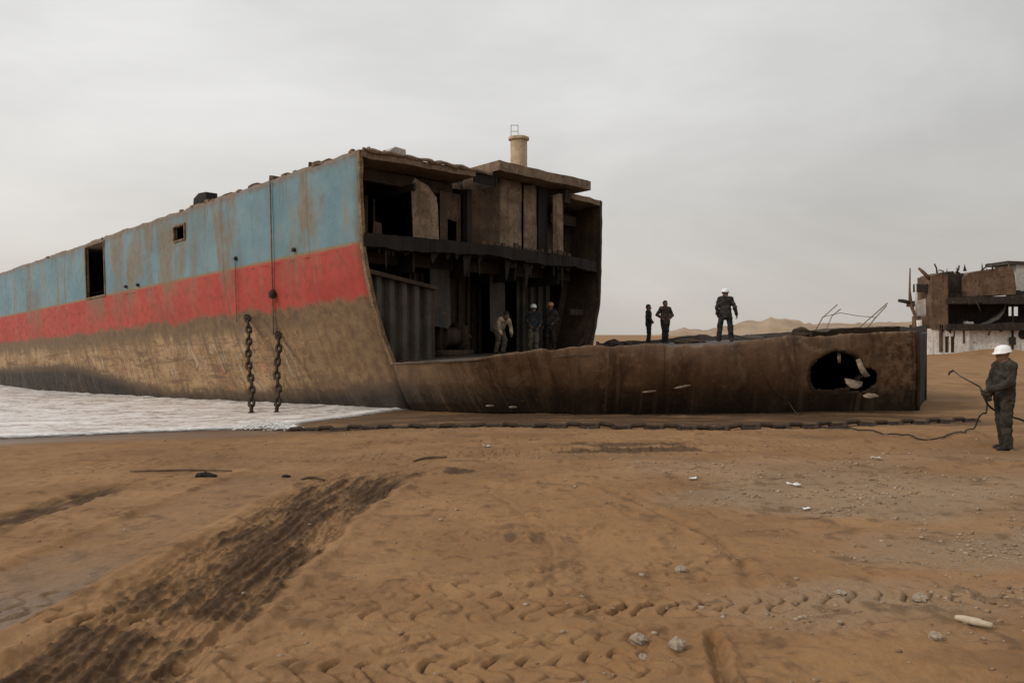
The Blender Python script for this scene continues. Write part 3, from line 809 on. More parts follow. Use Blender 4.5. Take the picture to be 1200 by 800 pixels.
# far skirt of the bow section
g = G(); far_line = [far_end, Vector((11.2, 30.8, 0)), Vector((7.6, 34.6, 0)), Vector((4.1, 34.2, 0)), Vector(S(0, 10.4, 0))]
vs_ = []
fl2 = []
for a_, b_ in zip(far_line[:-1], far_line[1:]): fl2 += [a_.lerp(b_, k / 16) for k in range(16)]
far_line = fl2 + [far_line[-1]]
for p in far_line:
    vs_ += [Vector((p.x, p.y, floor_z(p.x, p.y) + .17 + .16 * float(fbm(p.x * 1.1, p.y * 1.1, 255, 4)))), Vector((p.x - .3, p.y - .6, -.3))]
g.add(vs_, [(2 * k, 2 * k + 1, 2 * k + 3, 2 * k + 2) for k in range(len(far_line) - 1)])
o = g.mk('bow_plating', BOW, ship)
s_ = o.modifiers.new('thick', 'SOLIDIFY'); s_.thickness = .04
# floor inside the hull
g = G()
vs_ = []; nu, nv = 12, 12
for a in range(nu + 1):
    for b in range(nv + 1):
        u = 16.0 * a / nu; i0 = float(inset(1.3, u)) + .03
        i0 = float(inset(.9, u)) + .10; v_ = i0 + (10.7 - 2 * i0) * b / nv
        p = S(u, v_, 0); vs_.append(Vector((p.x, p.y, floor_z(p.x, p.y) - .004)))
g.add(vs_, [(a * (nv + 1) + b, (a + 1) * (nv + 1) + b, (a + 1) * (nv + 1) + b + 1, a * (nv + 1) + b + 1) for a in range(nu) for b in range(nv)])
o = g.mk('hold_floor', DARK, ship)
s_ = o.modifiers.new('thick', 'SOLIDIFY'); s_.thickness = .03; s_.offset = -1

def fz(u, v):
    p = S(u, v, 0); return floor_z(p.x, p.y) - p.z      # floor height in ship w

# cut edge frames along the section
def edge_strip(side):
    g = G(); vs_ = []
    prof = [(w_, float(inset(w_, 0))) for w_ in np.linspace(1.15, 6.75, 40)]
    for w_, a in prof:
        r = .03 * float(fbm(w_ * 3, side, 190, 3))
        wd = .10 + .03 * float(vn(w_ * 2, side, 191))
        for (du, dv) in ((-.03 + r, -.015), (-.03 + r, wd), (.10, wd), (.10, -.012)):
            v_ = a + dv
            if side: v_ = 10.7 + .10 * math.exp(-((w_ - 3.2) / 1.0) ** 2) - .62 * a - dv
            vs_.append(S(du, v_, w_))
    n_ = len(prof)
    fs_ = [(4 * k + j, 4 * k + (j + 1) % 4, 4 * k + 4 + (j + 1) % 4, 4 * k + 4 + j) for k in range(n_ - 1) for j in range(4)]
    fs_ += [(0, 1, 2, 3), (4 * n_ - 4, 4 * n_ - 3, 4 * n_ - 2, 4 * n_ - 1)]
    g.add(vs_, fs_)
    return g.mk('cut_edge', EDGE if not side else DARK, ship)
edge_strip(0); edge_strip(1)

# web frames on the inside of the near and far shell
for uu in (1.4, 2.8, 4.2):
    for side in (0, 1):
        g = G(); vs_ = []
        for w_ in np.linspace(1.2, 6.55, 24):
            a = float(inset(w_, uu)) + .05
            for (du, dv) in ((0, 0), (0, .32), (.05, .32), (.05, 0)):
                v_ = a + dv
                if side: v_ = 10.7 - v_
                vs_.append(S(uu + du, v_, w_))
        g.add(vs_, [(4 * k + j, 4 * k + (j + 1) % 4, 4 * k + 4 + (j + 1) % 4, 4 * k + 4 + j) for k in range(23) for j in range(4)] + [(0, 1, 2, 3), (92, 93, 94, 95)])
        g.mk('web_frame', DARK, ship)
# transverse beams and girders under the decks
for uu in (.9, 2.3, 3.7, 5.1):
    g = G(S)
    if uu < 1: g.box(uu, uu + .06, .35, 4.2, 6.28, 6.60)
    else: g.box(uu, uu + .06, .35, 10.35, 6.28, 6.60)
    g.box(uu - .09, uu + .15, .35, 4.2 if uu < 1 else 10.35, 6.24, 6.275); g.mk('deck_beam', DARKER if uu > 1 else DARK, ship)
    g = G(S); g.box(uu + .1, uu + .16, .6, 10.1, 4.0, 4.36); g.mk('deck_beam', DARK, ship)
for vv in (2.1, 4.3, 6.4, 8.6):
    g = G(S); g.box(.25 if vv < 4 else 1.8, 9, vv, vv + .08, 6.05, 6.24); g.mk('girder', DARKER, ship)
    g = G(S); g.box(.3, 9, vv, vv + .08, 3.75, 4.36); g.mk('girder', DARKER, ship)
# back bulkheads with stiffeners
def bulkhead(u, v0, v1, w0, w1, mat, pitch, depth, name='bulkhead', th=.03, amp=None):
    g = G(S); g.box(u, u + th, v0, v1, w0, w1)
    v_ = v0 + pitch * .5
    while v_ < v1 - .05:
        g.box(u - depth, u - .002, v_ - .02, v_ + .02, w0 + .02, w1 - .02)
        g.box(u - depth - .02, u - depth - .002, v_ - .06, v_ + .06, w0 + .02, w1 - .02)
        v_ += pitch
    return g.mk(name, mat, ship)
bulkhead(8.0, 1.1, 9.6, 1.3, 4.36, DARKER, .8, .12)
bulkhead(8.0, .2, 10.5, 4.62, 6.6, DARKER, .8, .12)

# corrugated bulkhead, lower left
def corrugated(u, v0, v1, wt0, wt1, wb, pitch, depth, mat):
    g = G(); vs_ = []; n_ = int((v1 - v0) / pitch * 24)
    for k in range(n_ + 1):
        v_ = v0 + (v1 - v0) * k / n_
        ph = ((v_ - v0) / pitch) % 1
        tri = np.interp(ph, [0, .3, .45, .8, .95, 1], [0, 0, 1, 1, 0, 0])
        wt = wt0 + (wt1 - wt0) * k / n_
        a = float(inset(wb + .1, u))
        vv = v_
        for j in range(9):
            w_ = wb + (wt - wb) * j / 8
            vs_.append(S(u - depth * tri + .012 * float(vn(v_ * 3, w_ * 3, 200)), max(vv, float(inset(w_, u)) + .05), w_))
    g.add(vs_, [(k * 9 + j, (k + 1) * 9 + j, (k + 1) * 9 + j + 1, k * 9 + j + 1) for k in range(n_) for j in range(8)])
    o = g.mk('corrugated_bulkhead', mat, ship)
    s_ = o.modifiers.new('thick', 'SOLIDIFY'); s_.thickness = .02
    return o
corrugated(.42, .55, 2.75, 3.62, 3.28, 1.22, .46, .20, GREYP)
g = G(S); g.prism([(.35, 3.60), (2.9, 3.26), (2.9, 3.36), (.33, 3.72)], .1, .62); g.mk('stringer', DARK, ship)
g = G(S); g.prism([(2.78, 1.3), (2.95, 1.3), (2.95, 3.3), (2.78, 3.3)], .3, .6); g.mk('column', DARK, ship)
bulkhead(1.5, 2.95, 3.5, 1.3, 3.9, DARK, .28, .1)
# hanging plates in the lower hold
def plate(pts, u, th, mat, name='plate', bend=0.0, rot=0.0):
    g = G(lambda a, b, c: S(u + a + bend * (b - pts[0][0]) ** 2 + rot * (b - pts[0][0]), b, c))
    g.prism(pts, 0, th); return g.mk(name, mat, ship)
plate([(3.40, 2.30), (4.10, 2.22), (4.22, 2.36), (4.16, 4.36), (3.34, 4.36)], 1.0, .03, GREYP)
plate([(6.28, 2.2), (6.62, 2.05), (7.0, 2.25), (6.96, 4.36), (6.24, 4.36)], 1.3, .03, GREYP)
bulkhead(1.75, 8.05, 9.85, 1.5, 4.36, GREYP, .42, .13)
bulkhead(2.2, 5.0, 6.2, 1.4, 4.36, DARK, .4, .1)
bulkhead(3.6, 6.6, 8.1, 1.5, 4.36, DARK, .36, .12)
g = G(S); g.box(.5, .62, 9.55, 10.25, 2.75, 2.95); g.mk('bracket', DARK, ship)
g = G(S); g.prism([(9.7, 1.6), (10.3, 1.9), (10.35, 2.4), (10.1, 2.0)], .3, .36); g.mk('bracket', DARK, ship)
# winch-like lump of machinery in the dark
g = G(S)
f0 = fz(1.6, 4.5)
g.box(1.2, 2.0, 3.9, 5.4, f0, f0 + .22); g.box(1.3, 1.9, 4.0, 4.15, f0 + .22, f0 + 1.0); g.box(1.3, 1.9, 5.1, 5.25, f0 + .22, f0 + 1.0)
g.tube([S(1.6, 4.15, f0 + .65), S(1.6, 5.1, f0 + .65)], .3, 16); g.tube([S(1.6, 3.7, f0 + .65), S(1.6, 5.6, f0 + .65)], .09, 10)
g.tube([S(1.6, 4.2, f0 + .65), S(1.6, 4.26, f0 + .65)], .46, 18); g.tube([S(1.6, 5.0, f0 + .65), S(1.6, 5.06, f0 + .65)], .46, 18)
tag(g.mk('winch', DARK, None, True, loc=tuple(S(1.6, 4.6, f0))), 'dark winch drum standing in the shadow at the hold floor', 'winch')

# upper tween deck: torn plates, door plate, tan cabin walls, columns
plate([(2.18, 4.62), (3.07, 4.62), (3.02, 5.7), (2.98, 5.95), (2.68, 6.25), (2.22, 6.42), (2.1, 6.2)], .35, .03, TANP, rot=-.12)
plate([(2.9, 4.62), (3.12, 4.62), (3.1, 6.2), (2.98, 6.3)], .60, .03, DARK)
g = G(lambda a, b, c: S(.75 + a, b, c))
for pts in ([(3.55, 4.62), (3.86, 4.62), (3.86, 6.3), (3.55, 6.3)], [(3.86, 5.5), (4.24, 5.45), (4.24, 6.3), (3.86, 6.3)], [(4.24, 4.62), (4.42, 4.62), (4.42, 6.3), (4.24, 6.3)]):
    g.prism(pts, 0, .03)
g.mk('door_plate', BROWNP, ship)
g = G(S); g.box(.5, .72, 4.46, 4.66, 4.62, 6.45); g.mk('column', DARKER, ship)
def curved(v0, v1, w0, w1, u, depth, mat, name='cabin_wall', tw=0):
    g = G(); n_ = 14; vs_ = []
    for k in range(n_ + 1):
        t = k / n_; v_ = v0 + (v1 - v0) * t
        du = -depth * math.sin(math.pi * t) 
        for j in range(9):
            w_ = w0 + (w1 - w0) * j / 8
            vs_.append(S(u + du + .03 * float(fbm(v_ * 2.5, w_ * 1.5, 210, 3)) + tw * t, v_, w_ + (.10 * float(vn(v_ * 4, 1, 211)) if j == 8 else 0)))
    g.add(vs_, [(k * 9 + j, (k + 1) * 9 + j, (k + 1) * 9 + j + 1, k * 9 + j + 1) for k in range(n_) for j in range(8)])
    o = g.mk(name, mat, ship, True)
    s_ = o.modifiers.new('thick', 'SOLIDIFY'); s_.thickness = .025
    return o
curved(4.70, 5.95, 4.62, 6.95, .95, .10, BROWNP, tw=-.4)
curved(5.95, 7.02, 4.62, 6.96, .55, .14, TANP)
curved(7.06, 7.72, 4.62, 6.96, .50, .10, TANP)
g = G(S); g.box(.45, .75, 7.76, 8.22, 4.62, 6.98); g.mk('column', DARKER, ship)
curved(8.28, 8.84, 4.62, 6.75, .25, .12, TANP, 'column')
curved(8.9, 10.2, 4.62, 6.3, 1.5, .06, GREYP)
g = G(S); g.box(.9, .96, 8.9, 10.35, 5.95, 6.3); g.mk('deck_beam', DARK, ship)
# left upper room: uprights and pipes in the dark
for vv, ww, mat in ((.55, .16, DARK), (.95, .10, BROWNP), (1.35, .12, DARK), (1.75, .07, DARK)):
    g = G(S); g.box(1.2 + vv * .3, 1.28 + vv * .3, vv, vv + ww, 4.62, 5.3 + .5 * ((vv * 7.3) % 1) + .3); g.mk('upright', mat, ship)
plate([(1.2, 4.62), (1.55, 4.62), (1.5, 5.15), (1.22, 5.2)], 1.0, .03, BROWNP)
# fringe of hanging torn stiffeners below the tween deck
for k in range(34):
    vv = .5 + 9.6 * random.random()
    L_ = .10 + .75 * random.random() ** 3
    g = G(S); g.prism([(vv, 4.36), (vv + .08 + .3 * random.random() ** 2, 4.36), (vv + .08, 4.30 - L_), (vv + .03, 4.30 - L_ * .8)], .12, .16); g.mk('torn_strip', DARKER, ship)
# ragged bits on the tween deck rim
for k in range(16):
    vv = 4.6 + k * .28 + .1 * random.random(); h_ = .05 + .13 * random.random()
    g = G(S); g.box(-.02, .05, vv, vv + .08 + .14 * random.random(), 4.62 + .10 * math.sin(math.pi * vv / 10.7), 4.62 + .10 * math.sin(math.pi * vv / 10.7) + h_)
    g.mk('torn_strip', BROWNP, ship)

# roof slab on coaming
g = G(S)
n = 30; vs_ = []
for k in range(n + 1):
    v_ = 5.18 + (9.78 - 5.18) * k / n
    j = .05 * float(fbm(v_ * 1.8, 3, 220, 3))
    for (uu, w_) in ((-.22 + j, 7.30), (-.22 + j, 7.0), (4.2, 7.0), (4.2, 7.30)):
        vs_.append(S(uu, v_, w_ + .03 * float(vn(v_ * 2, uu, 221))))
g.add(vs_, [(4 * k + j, 4 * k + (j + 1) % 4, 4 * k + 4 + (j + 1) % 4, 4 * k + 4 + j) for k in range(n) for j in range(4)] + [(0, 1, 2, 3), (4 * n, 4 * n + 1, 4 * n + 2, 4 * n + 3)])
g.mk('roof', DECKR, ship)
g = G(S); g.box(1.75, 4.0, 5.3, 8.95, 6.70, 6.995); g.mk('coaming', DARKER, ship)
g = G(S); g.box(-.02, 4.0, 5.22, 5.27, 6.55, 6.995); g.mk('coaming', DARKER, ship)
g = G(S); g.prism([(4.3, 6.55), (5.2, 6.55), (5.2, 6.99), (4.3, 6.86)], .02, .06); g.mk('coaming', DARKER, ship)
g = G(S); g.prism([(8.75, 6.5), (9.05, 6.5), (9.0, 6.99), (8.8, 6.99)], .1, .5); g.mk('bracket', DARK, ship)
# front deck rim curl and clumps of torn metal
g = G(); pts = []
for k in range(40):
    v_ = .1 + 4.9 * k / 39
    pts.append(S(-.04 + .05 * float(fbm(v_ * 2, 5, 230, 3)), v_, 6.80 + .10 * math.sin(math.pi * v_ / 10.7) + .05 * float(fbm(v_ * 3, 1, 231, 3))))
g.tube(pts, [.055 + .035 * float(vn(k * .9, 0, 232)) for k in range(40)], 6)
g.mk('deck_rim', DECKR, ship)
for k in range(16):
    vv = .08 + 1.5 * random.random(); uu = .3 * random.random(); h_ = .06 + .14 * random.random()
    g = G(S); g.prism([(vv, 6.78), (vv + .1 + .15 * random.random(), 6.78), (vv + .12, 6.80 + h_ * .6), (vv + .03, 6.80 + h_)], uu, uu + .12)
    g.mk('torn_strip', DECKR, ship)
g = G(S); g.prism([(1.05, 6.8), (1.75, 6.84), (1.72, 7.10), (1.35, 7.12), (1.15, 6.98)], .15, .75); g.mk('vent_box', PALE, ship)
# funnel with ladder cage
fc = at(608, 190, 29.6); fc.z = 6.55
g = G(); g.lathe((fc.x, fc.y, fc.z), [(.29, 0), (.29, 2.12), (.36, 2.14), (.36, 2.22), (.30, 2.24), (.30, 2.25)], 24)
fun = g.mk('funnel', FUNNEL, ship, False)
g = G()
lz = fc.z + 2.22
for dx in (-.27, -.03):
    g.tube([(fc.x + dx, fc.y - .1, lz - .2), (fc.x + dx, fc.y - .1, lz + .42)], .016, 6)
for h_ in (.05, .2, .41):
    g.tube([(fc.x - .27, fc.y - .1, lz + h_), (fc.x - .03, fc.y - .1, lz + h_)], .013, 6)
g.mk('ladder', PALE, fun)
bc = S(1.0, 8.35, 7.25)
g = G(); g.lathe(bc, [(.13, 0), (.13, .12), (.10, .14), (.10, .26), (.15, .28), (.15, .36), (.06, .40)], 14); g.mk('bollard', DARK, ship, True)

# side details: door frame, small opening frame, pipes, knob, rim clumps, box on deck
def frame(o, t, mat, name):
    g = G()
    def R(u, w_, d): 
        v_ = float(inset(w_, u)); return S(u, v_ - d, w_)
    u0, u1, w0, w1 = o
    for (a, b, c, d) in ((u0 - t, u0, w0 - t, w1 + t), (u1, u1 + t, w0 - t, w1 + t), (u0, u1, w1, w1 + t), (u0, u1, w0 - t, w0)):
        vs_ = [R(x, y, z) for x in (a, b) for y in (c, d) for z in (.03, -.12)]
        g.add(vs_, [(0, 1, 3, 2), (4, 6, 7, 5), (0, 4, 5, 1), (2, 3, 7, 6), (0, 2, 6, 4), (1, 5, 7, 3)])
    return g.mk(name, mat, ship)
frame(OPEN[0], .07, EDGE, 'door_frame')
frame(OPEN[1], .05, EDGE, 'port_frame')
g = G()
o_ = OPEN[0]
g.add([S(o_[0] + .2, .25, o_[2]), S(o_[0] + .55, .6, o_[2]), S(o_[0] + .55, .6, o_[3] - .1), S(o_[0] + .2, .25, o_[3] - .25)], [(0, 1, 2, 3)])
o = g.mk('door_leaf', BROWNP, ship); s_ = o.modifiers.new('thick', 'SOLIDIFY'); s_.thickness = .03
def side_line(px0, py0, px1, py1, r, mat, name, n_=24, stand=.05):
    pts = []
    for k in range(n_ + 1):
        t = k / n_; u, w_ = uw_on(px0 + (px1 - px0) * t, py0 + (py1 - py0) * t)
        pts.append(S(u, float(inset(w_, u)) - stand, w_))
    g = G(); g.tube(pts, r, 6); return g.mk(name, mat, ship, True)
side_line(318, 206, 322, 392, .022, EDGE, 'fender_pipe')
side_line(277, 304, 279, 378, .014, EDGE, 'fender_pipe')
u_, w_ = uw_on(322, 345); kp = S(u_, float(inset(w_, u_)) - .08, w_)
g = G(); g.lathe(kp - Vector((0, 0, .13)), [(.05, 0), (.12, .05), (.13, .16), (.09, .24), (.04, .28)], 10); g.mk('lug', DARK, ship, True)
for px_, py_ in ((277, 303), (148, 336), (162, 334), (345, 293)):
    u_, w_ = uw_on(px_, py_); kp = S(u_, float(inset(w_, u_)) - .03, w_)
    g = G(); g.lathe(kp - Vector((0, 0, .06)), [(.03, 0), (.07, .03), (.07, .09), (.03, .13)], 8); g.mk('lug', DARK, ship, True)
for px_, L_, h_, mat in ((240, 1.1, .42, DARKER), (318, .30, .16, BROWNP), (361, .12, .16, BROWNP), (300, .7, .10, BROWNP), (270, .9, .08, BROWNP), (336, .5, .08, BROWNP), (385, .4, .07, BROWNP)):
    u = u_at(px_)
    g = G(S); g.prism([(u, TOP - .05), (u + L_, TOP - .05), (u + L_ * .95, TOP + h_ * .7), (u + L_ * .6, TOP + h_), (u + .1, TOP + h_ * .9)], .08, .5, axis=1)
    g.mk('deck_fitting', mat, ship)
for k in range(16):
    u = .3 + 30 * random.random() ** 1.5; h_ = .02 + .07 * random.random() ** 2; L_ = .08 + .22 * random.random()
    g = G(S); g.box(u, u + L_, .0, .09, TOP - .04, TOP + h_); g.mk('torn_strip', EDGE, ship)
# bare zinc blocks on the bow
def on_bow(px_, py_):
    q = np.hypot(pxc - px_, pyc - py_); j, i_ = np.unravel_index(np.argmin(q), q.shape)
    return Vector(cx[j, i_])
for px_, py_, L_, tl in ((760, 458, .34, .05), (799, 452.5, .40, .10), (575, 475.5, .26, 0), (602, 477, .20, 0)):
    p = on_bow(px_, py_)
    g = G(); n_ = 6
    g.tube([p + Vector((L_ * (k / n_ - .5), -.045 - .02 * math.sin(k), L_ * tl * 2 * (k / n_ - .5))) for k in range(n_ + 1)], [.012, .028, .032, .03, .032, .025, .012], 6)
    g.mk('zinc_block', SCUFF, ship, True)
# torn rim and bent plates of the burnt hole
g = G(); pts = [on_bow(950 + 0, 437)]
ring = []
for k in range(40):
    a = 2 * math.pi * k / 39
    rr = 1.02 + .06 * float(vn(a * 3, 0, 240))
    ring.append(Vector((hc[0] + hr[0] * rr * math.cos(a), 0, hc[2] + hr[1] * rr * math.sin(a))))
def bow_y(x, z):
    q = (cx[..., 0] - x) ** 2 + (cx[..., 2] - z) ** 2; j, i_ = np.unravel_index(np.argmin(q), q.shape); return cx[j, i_, 1]
ring = [Vector((p.x, bow_y(p.x, p.z) - .005, p.z)) for p in ring]
g = G(); vs_ = []
for k in range(81):
    a_ = -math.pi + 2 * math.pi * k / 80
    rr = 1.0 / (1 + .16 * float(vn(a_ * 2.2 + 9, 0, 160)) + .09 * float(vn(a_ * 6, 0, 161)) + .05 * float(vn(a_ * 15, 0, 162)))
    for (q_, dy_) in ((1.05, -.012), (.97, -.02), (.93, .07), (.97, .30)):
        x_, z_ = hc[0] + hr[0] * rr * q_ * math.cos(a_), hc[2] + hr[1] * rr * q_ * math.sin(a_)
        vs_.append((x_, bow_y(x_, z_) + dy_ + .02 * float(vn(a_ * 9, q_, 245)), z_))
g.add(vs_, [(4 * k + j, 4 * k + j + 1, 4 * k + 5 + j, 4 * k + 4 + j) for k in range(80) for j in range(3)])
g.mk('hole_rim', DARK, ship, True)
for k in range(9):
    a_ = 2 * math.pi * k / 9 + .1 * random.random(); p_ = ring[int(39 * a_ / (2 * math.pi)) % 39]; L_ = .05 + .11 * random.random()
    t_ = Vector((-math.sin(a_), 0, math.cos(a_))); rr_ = Vector((math.cos(a_), 0, math.sin(a_)))
    b_ = p_ + rr_ * .03
    g = G(); g.add([b_ - t_ * .07, b_ + t_ * .07, b_ - rr_ * L_ + Vector((0, .4 * L_, 0)) + t_ * .05 * random.random()], [(0, 1, 2)])
    o = g.mk('torn_tooth', DARK, ship); s_ = o.modifiers.new('thick', 'SOLIDIFY'); s_.thickness = .02
def flap(pts, mat, name='torn_flap'):
    g = G(); q = [Vector(p) for p in pts]; n_ = len(q) // 2
    g.add(q, [(2 * k, 2 * k + 1, 2 * k + 3, 2 * k + 2) for k in range(n_ - 1)])
    o = g.mk(name, mat, ship, True); s_ = o.modifiers.new('thick', 'SOLIDIFY'); s_.thickness = .02
    return o
yh = 20.75
flap([at(1003, 422, yh), at(1008, 420, yh), at(1005, 429, yh - .1), at(1011, 427, yh - .1), at(1008, 436, yh - .15), at(1014, 433, yh - .12), at(1013, 442, yh - .1), at(1019, 440, yh - .05)], TORN)
flap([at(990, 443, yh), at(992, 449, yh - .15), at(997, 444, yh), at(998, 454, yh - .2), at(1004, 446, yh), at(1004, 455, yh - .2), at(1011, 447, yh - .05), at(1010, 452, yh - .1)], TORN)
flap([at(981, 414, yh + .1), at(985, 414, yh + .1), at(981, 419, yh), at(985, 420, yh), at(982, 425, yh + .05), at(985, 425, yh + .05)], TORN)
flap([at(1011, 463, 20.5), at(1013, 465, 20.45), at(1017, 460.5, 20.5), at(1019, 466.5, 20.42), at(1025, 461, 20.5), at(1026, 465, 20.45), at(1029, 463, 20.5), at(1030, 464.5, 20.46)], TORN)

# ------------------------------------------------------------------ scrap lying on the bow
g = G()
p0 = at(948, 389, 21.2); p1 = at(1050, 383, 21.6)
n = 24; vs_ = []
for k in range(n + 1):
    t = k / n; c_ = p0.lerp(p1, t)
    h_ = .13 + .05 * float(fbm(k * .5, 1, 250, 3)) + (.03 if k > 4 else 0)
    zt = 1.90 + .10 * t
    for (dy, z_) in ((-.15, zt - .05), (-.25, zt + h_), (.9, zt + h_ * 1.05), (1.0, zt - .02)):
        vs_.append((c_.x, c_.y + dy + .06 * float(vn(k * .9, dy, 251)), z_))
g.add(vs_, [(4 * k + j, 4 * k + (j + 1) % 4, 4 * k + 4 + (j + 1) % 4, 4 * k + 4 + j) for k in range(n) for j in range(4)] + [(0, 1, 2, 3), (4 * n, 4 * n + 1, 4 * n + 2, 4 * n + 3)])
o = g.mk('scrap_plate', DARK, None, False, loc=(8.1, 21.5, 1.95))
tag(o, 'long dark slab of cut plate lying along the rim at the bow end', 'scrap metal')
def lump(name, c_, r, mat, label, cat, seed, group=None, sq=(1, 1, .7)):
    g = G(); vs_ = []; n_ = 10; mrows = 7
    for j in range(mrows + 1):
        th = math.pi * j / mrows
        for k in range(n_):
            a = 2 * math.pi * k / n_
            rr = r * (1 + .55 * float(vn(k * 1.3 + seed * 7, j * 1.3, 260 + seed)))
            vs_.append((c_[0] + rr * sq[0] * math.sin(th) * math.cos(a), c_[1] + rr * sq[1] * math.sin(th) * math.sin(a), c_[2] + rr * sq[2] * math.cos(th)))
    g.add(vs_, [(j * n_ + k, (j + 1) * n_ + k, (j + 1) * n_ + (k + 1) % n_, j * n_ + (k + 1) % n_) for j in range(mrows) for k in range(n_)])
    o = g.mk(name, mat, None, False, loc=tuple(c_)); tag(o, label, cat, group); return o
q = at(938, 387, 21.3); lump('scrap_heap', (q.x, q.y, 1.98), .16, DARK, 'small crumpled heap of scrap beside the left end of the dark slab', 'scrap metal', 1, sq=(1.6, 1, .9))
q = at(719, 397, 27.0); lump('scrap_heap', (q.x, q.y, floor_z(q.x, q.y) + .1), .22, DARKER, 'low black scrap heap on the floor plating just right of the cut hull', 'scrap metal', 2, sq=(1.5, 1, .8))
q = at(736, 396, 30.0); lump('scrap_heap', (q.x, q.y, floor_z(q.x, q.y) + .09), .15, DARK, 'little scrap lump between the cut hull and the two distant men', 'scrap metal', 3)
q = at(808, 397, 29.0); lump('scrap_heap', (q.x, q.y, floor_z(q.x, q.y) + .03), .2, DARK, 'flat scrap heap between the two distant men and the helmeted man', 'scrap metal', 4, sq=(2.6, 1.2, .7))
q = at(880, 397, 30.0); lump('scrap_heap', (q.x, q.y, floor_z(q.x, q.y) + .03), .2, GREYP, 'flat grey scrap heap right of the helmeted man on the deck', 'scrap metal', 5, sq=(3.2, 1.2, .7))
def pipes(pts, r, mat, label, cat, name):
    g = G()
    base = Vector(pts[0][0])
    for pl in pts: g.tube(pl, r, 6)
    o = g.mk(name, mat, None, True, loc=tuple(base)); tag(o, label, cat); return o
RODM = plain('weathered_rod', (.26, .22, .18), .7)
Yr = 30.5
pipes([[(at(955, 388, Yr)), at(964, 372, Yr), at(981, 357, Yr)], [at(968, 386, Yr), at(975, 370, Yr + .5), at(985, 362, Yr + .6)]], .022, RODM, 'pair of thin bent rods rising behind the dark slab, left of the wire', 'rod', 'bent_rod')
pipes([[at(1002, 388, Yr), at(1018, 374, Yr), at(1040, 355, Yr)], [at(1014, 387, Yr), at(1026, 372, Yr + .3), at(1039, 358, Yr + .4)]], .024, RODM, 'pair of thin slanting rods rising behind the dark slab, right of the wire', 'rod', 'bent_rod')
pipes([[at(966, 371, Yr - .1), at(985, 366.5, Yr), at(1005, 370, Yr), at(1027, 372, Yr + .2)]], .012, STEEL, 'thin sagging wire strung between the bent rods', 'wire', 'wire')
# hanging cable down the bow
pts = [on_bow(889, 412) + Vector((0, -.04, 0)), on_bow(893, 432) + Vector((0, -.05, 0)), on_bow(905, 455) + Vector((0, -.06, 0)), on_bow(922, 470) + Vector((0, -.08, 0)), at(938, 481, 20.7), at(980, 485, 20.6)]
pts[-1].z = gz(pts[-1].x, pts[-1].y) + .02; pts[-2].z = gz(pts[-2].x, pts[-2].y) + .02
g = G(); g.tube(catmull(pts, 8), .010, 6)
tag(g.mk('cable', BROWNP, None, True, loc=tuple(pts[0])), 'thin pale cable hanging down the brown bow left of the burnt hole', 'cable')

# ------------------------------------------------------------------ chains
def link_mesh(L, Wd, r):
    a = (L - Wd) / 2; R = Wd / 2 - r; pts = []
    for k in range(9):
        t = -math.pi / 2 + math.pi * k / 8; pts.append((a + R * math.cos(t), R * math.sin(t), 0))
    for k in range(9):
        t = math.pi / 2 + math.pi * k / 8; pts.append((-a + R * math.cos(t), R * math.sin(t), 0))
    n_ = len(pts); vs_ = []; fs_ = []
    for i_ in range(n_):
        p = Vector(pts[i_]); t = (Vector(pts[(i_ + 1) % n_]) - Vector(pts[i_ - 1])).normalized(); y_ = Vector((0, 0, 1)); x_ = t.cross(y_)
        for k in range(7):
            an = 2 * math.pi * k / 7; vs_.append(p + x_ * r * math.cos(an) + y_ * r * math.sin(an))
    for i_ in range(n_):
        for k in range(7):
            fs_.append((i_ * 7 + k, i_ * 7 + (k + 1) % 7, ((i_ + 1) % n_) * 7 + (k + 1) % 7, ((i_ + 1) % n_) * 7 + k))
    me = bpy.data.meshes.new('link'); me.from_pydata([tuple(v_) for v_ in vs_], [], fs_)
    me.polygons.foreach_set('use_smooth', np.ones(len(me.polygons), bool)); me.materials.append(CHAIN); return me
def chain(pts, pitch, me, label, group, rolls):
    pts = [Vector(p) for p in pts]
    root = thing('chain', label, 'chain', pts[0], group)
    cum = [0]
    for a, b in zip(pts[:-1], pts[1:]): cum.append(cum[-1] + (b - a).length)
    n_ = int(cum[-1] / pitch)
    for k in range(n_ + 1):
        s0 = k * pitch
        i_ = min(max(np.searchsorted(cum, s0) - 1, 0), len(pts) - 2)
        t = (s0 - cum[i_]) / max(1e-6, cum[i_ + 1] - cum[i_]); p = pts[i_].lerp(pts[i_ + 1], t)
        d = (pts[i_ + 1] - pts[i_]).normalized()
        y_ = Vector((0, 0, 1)).cross(d) if abs(d.z) < .9 else Vector((0, 1, 0)).cross(d)
        y_.normalize(); z_ = d.cross(y_)
        M_ = Matrix((d, y_, z_)).transposed()
        o = bpy.data.objects.new('link', me); COL.objects.link(o); o.parent = root
        o.location = p - pts[0]
        roll = rolls[k % 2] + .25 * (random.random() - .5)
        o.rotation_euler = (M_ @ Matrix.Rotation(roll, 3, 'X')).to_euler()
    return root
lm = link_mesh(.38, .215, .046)
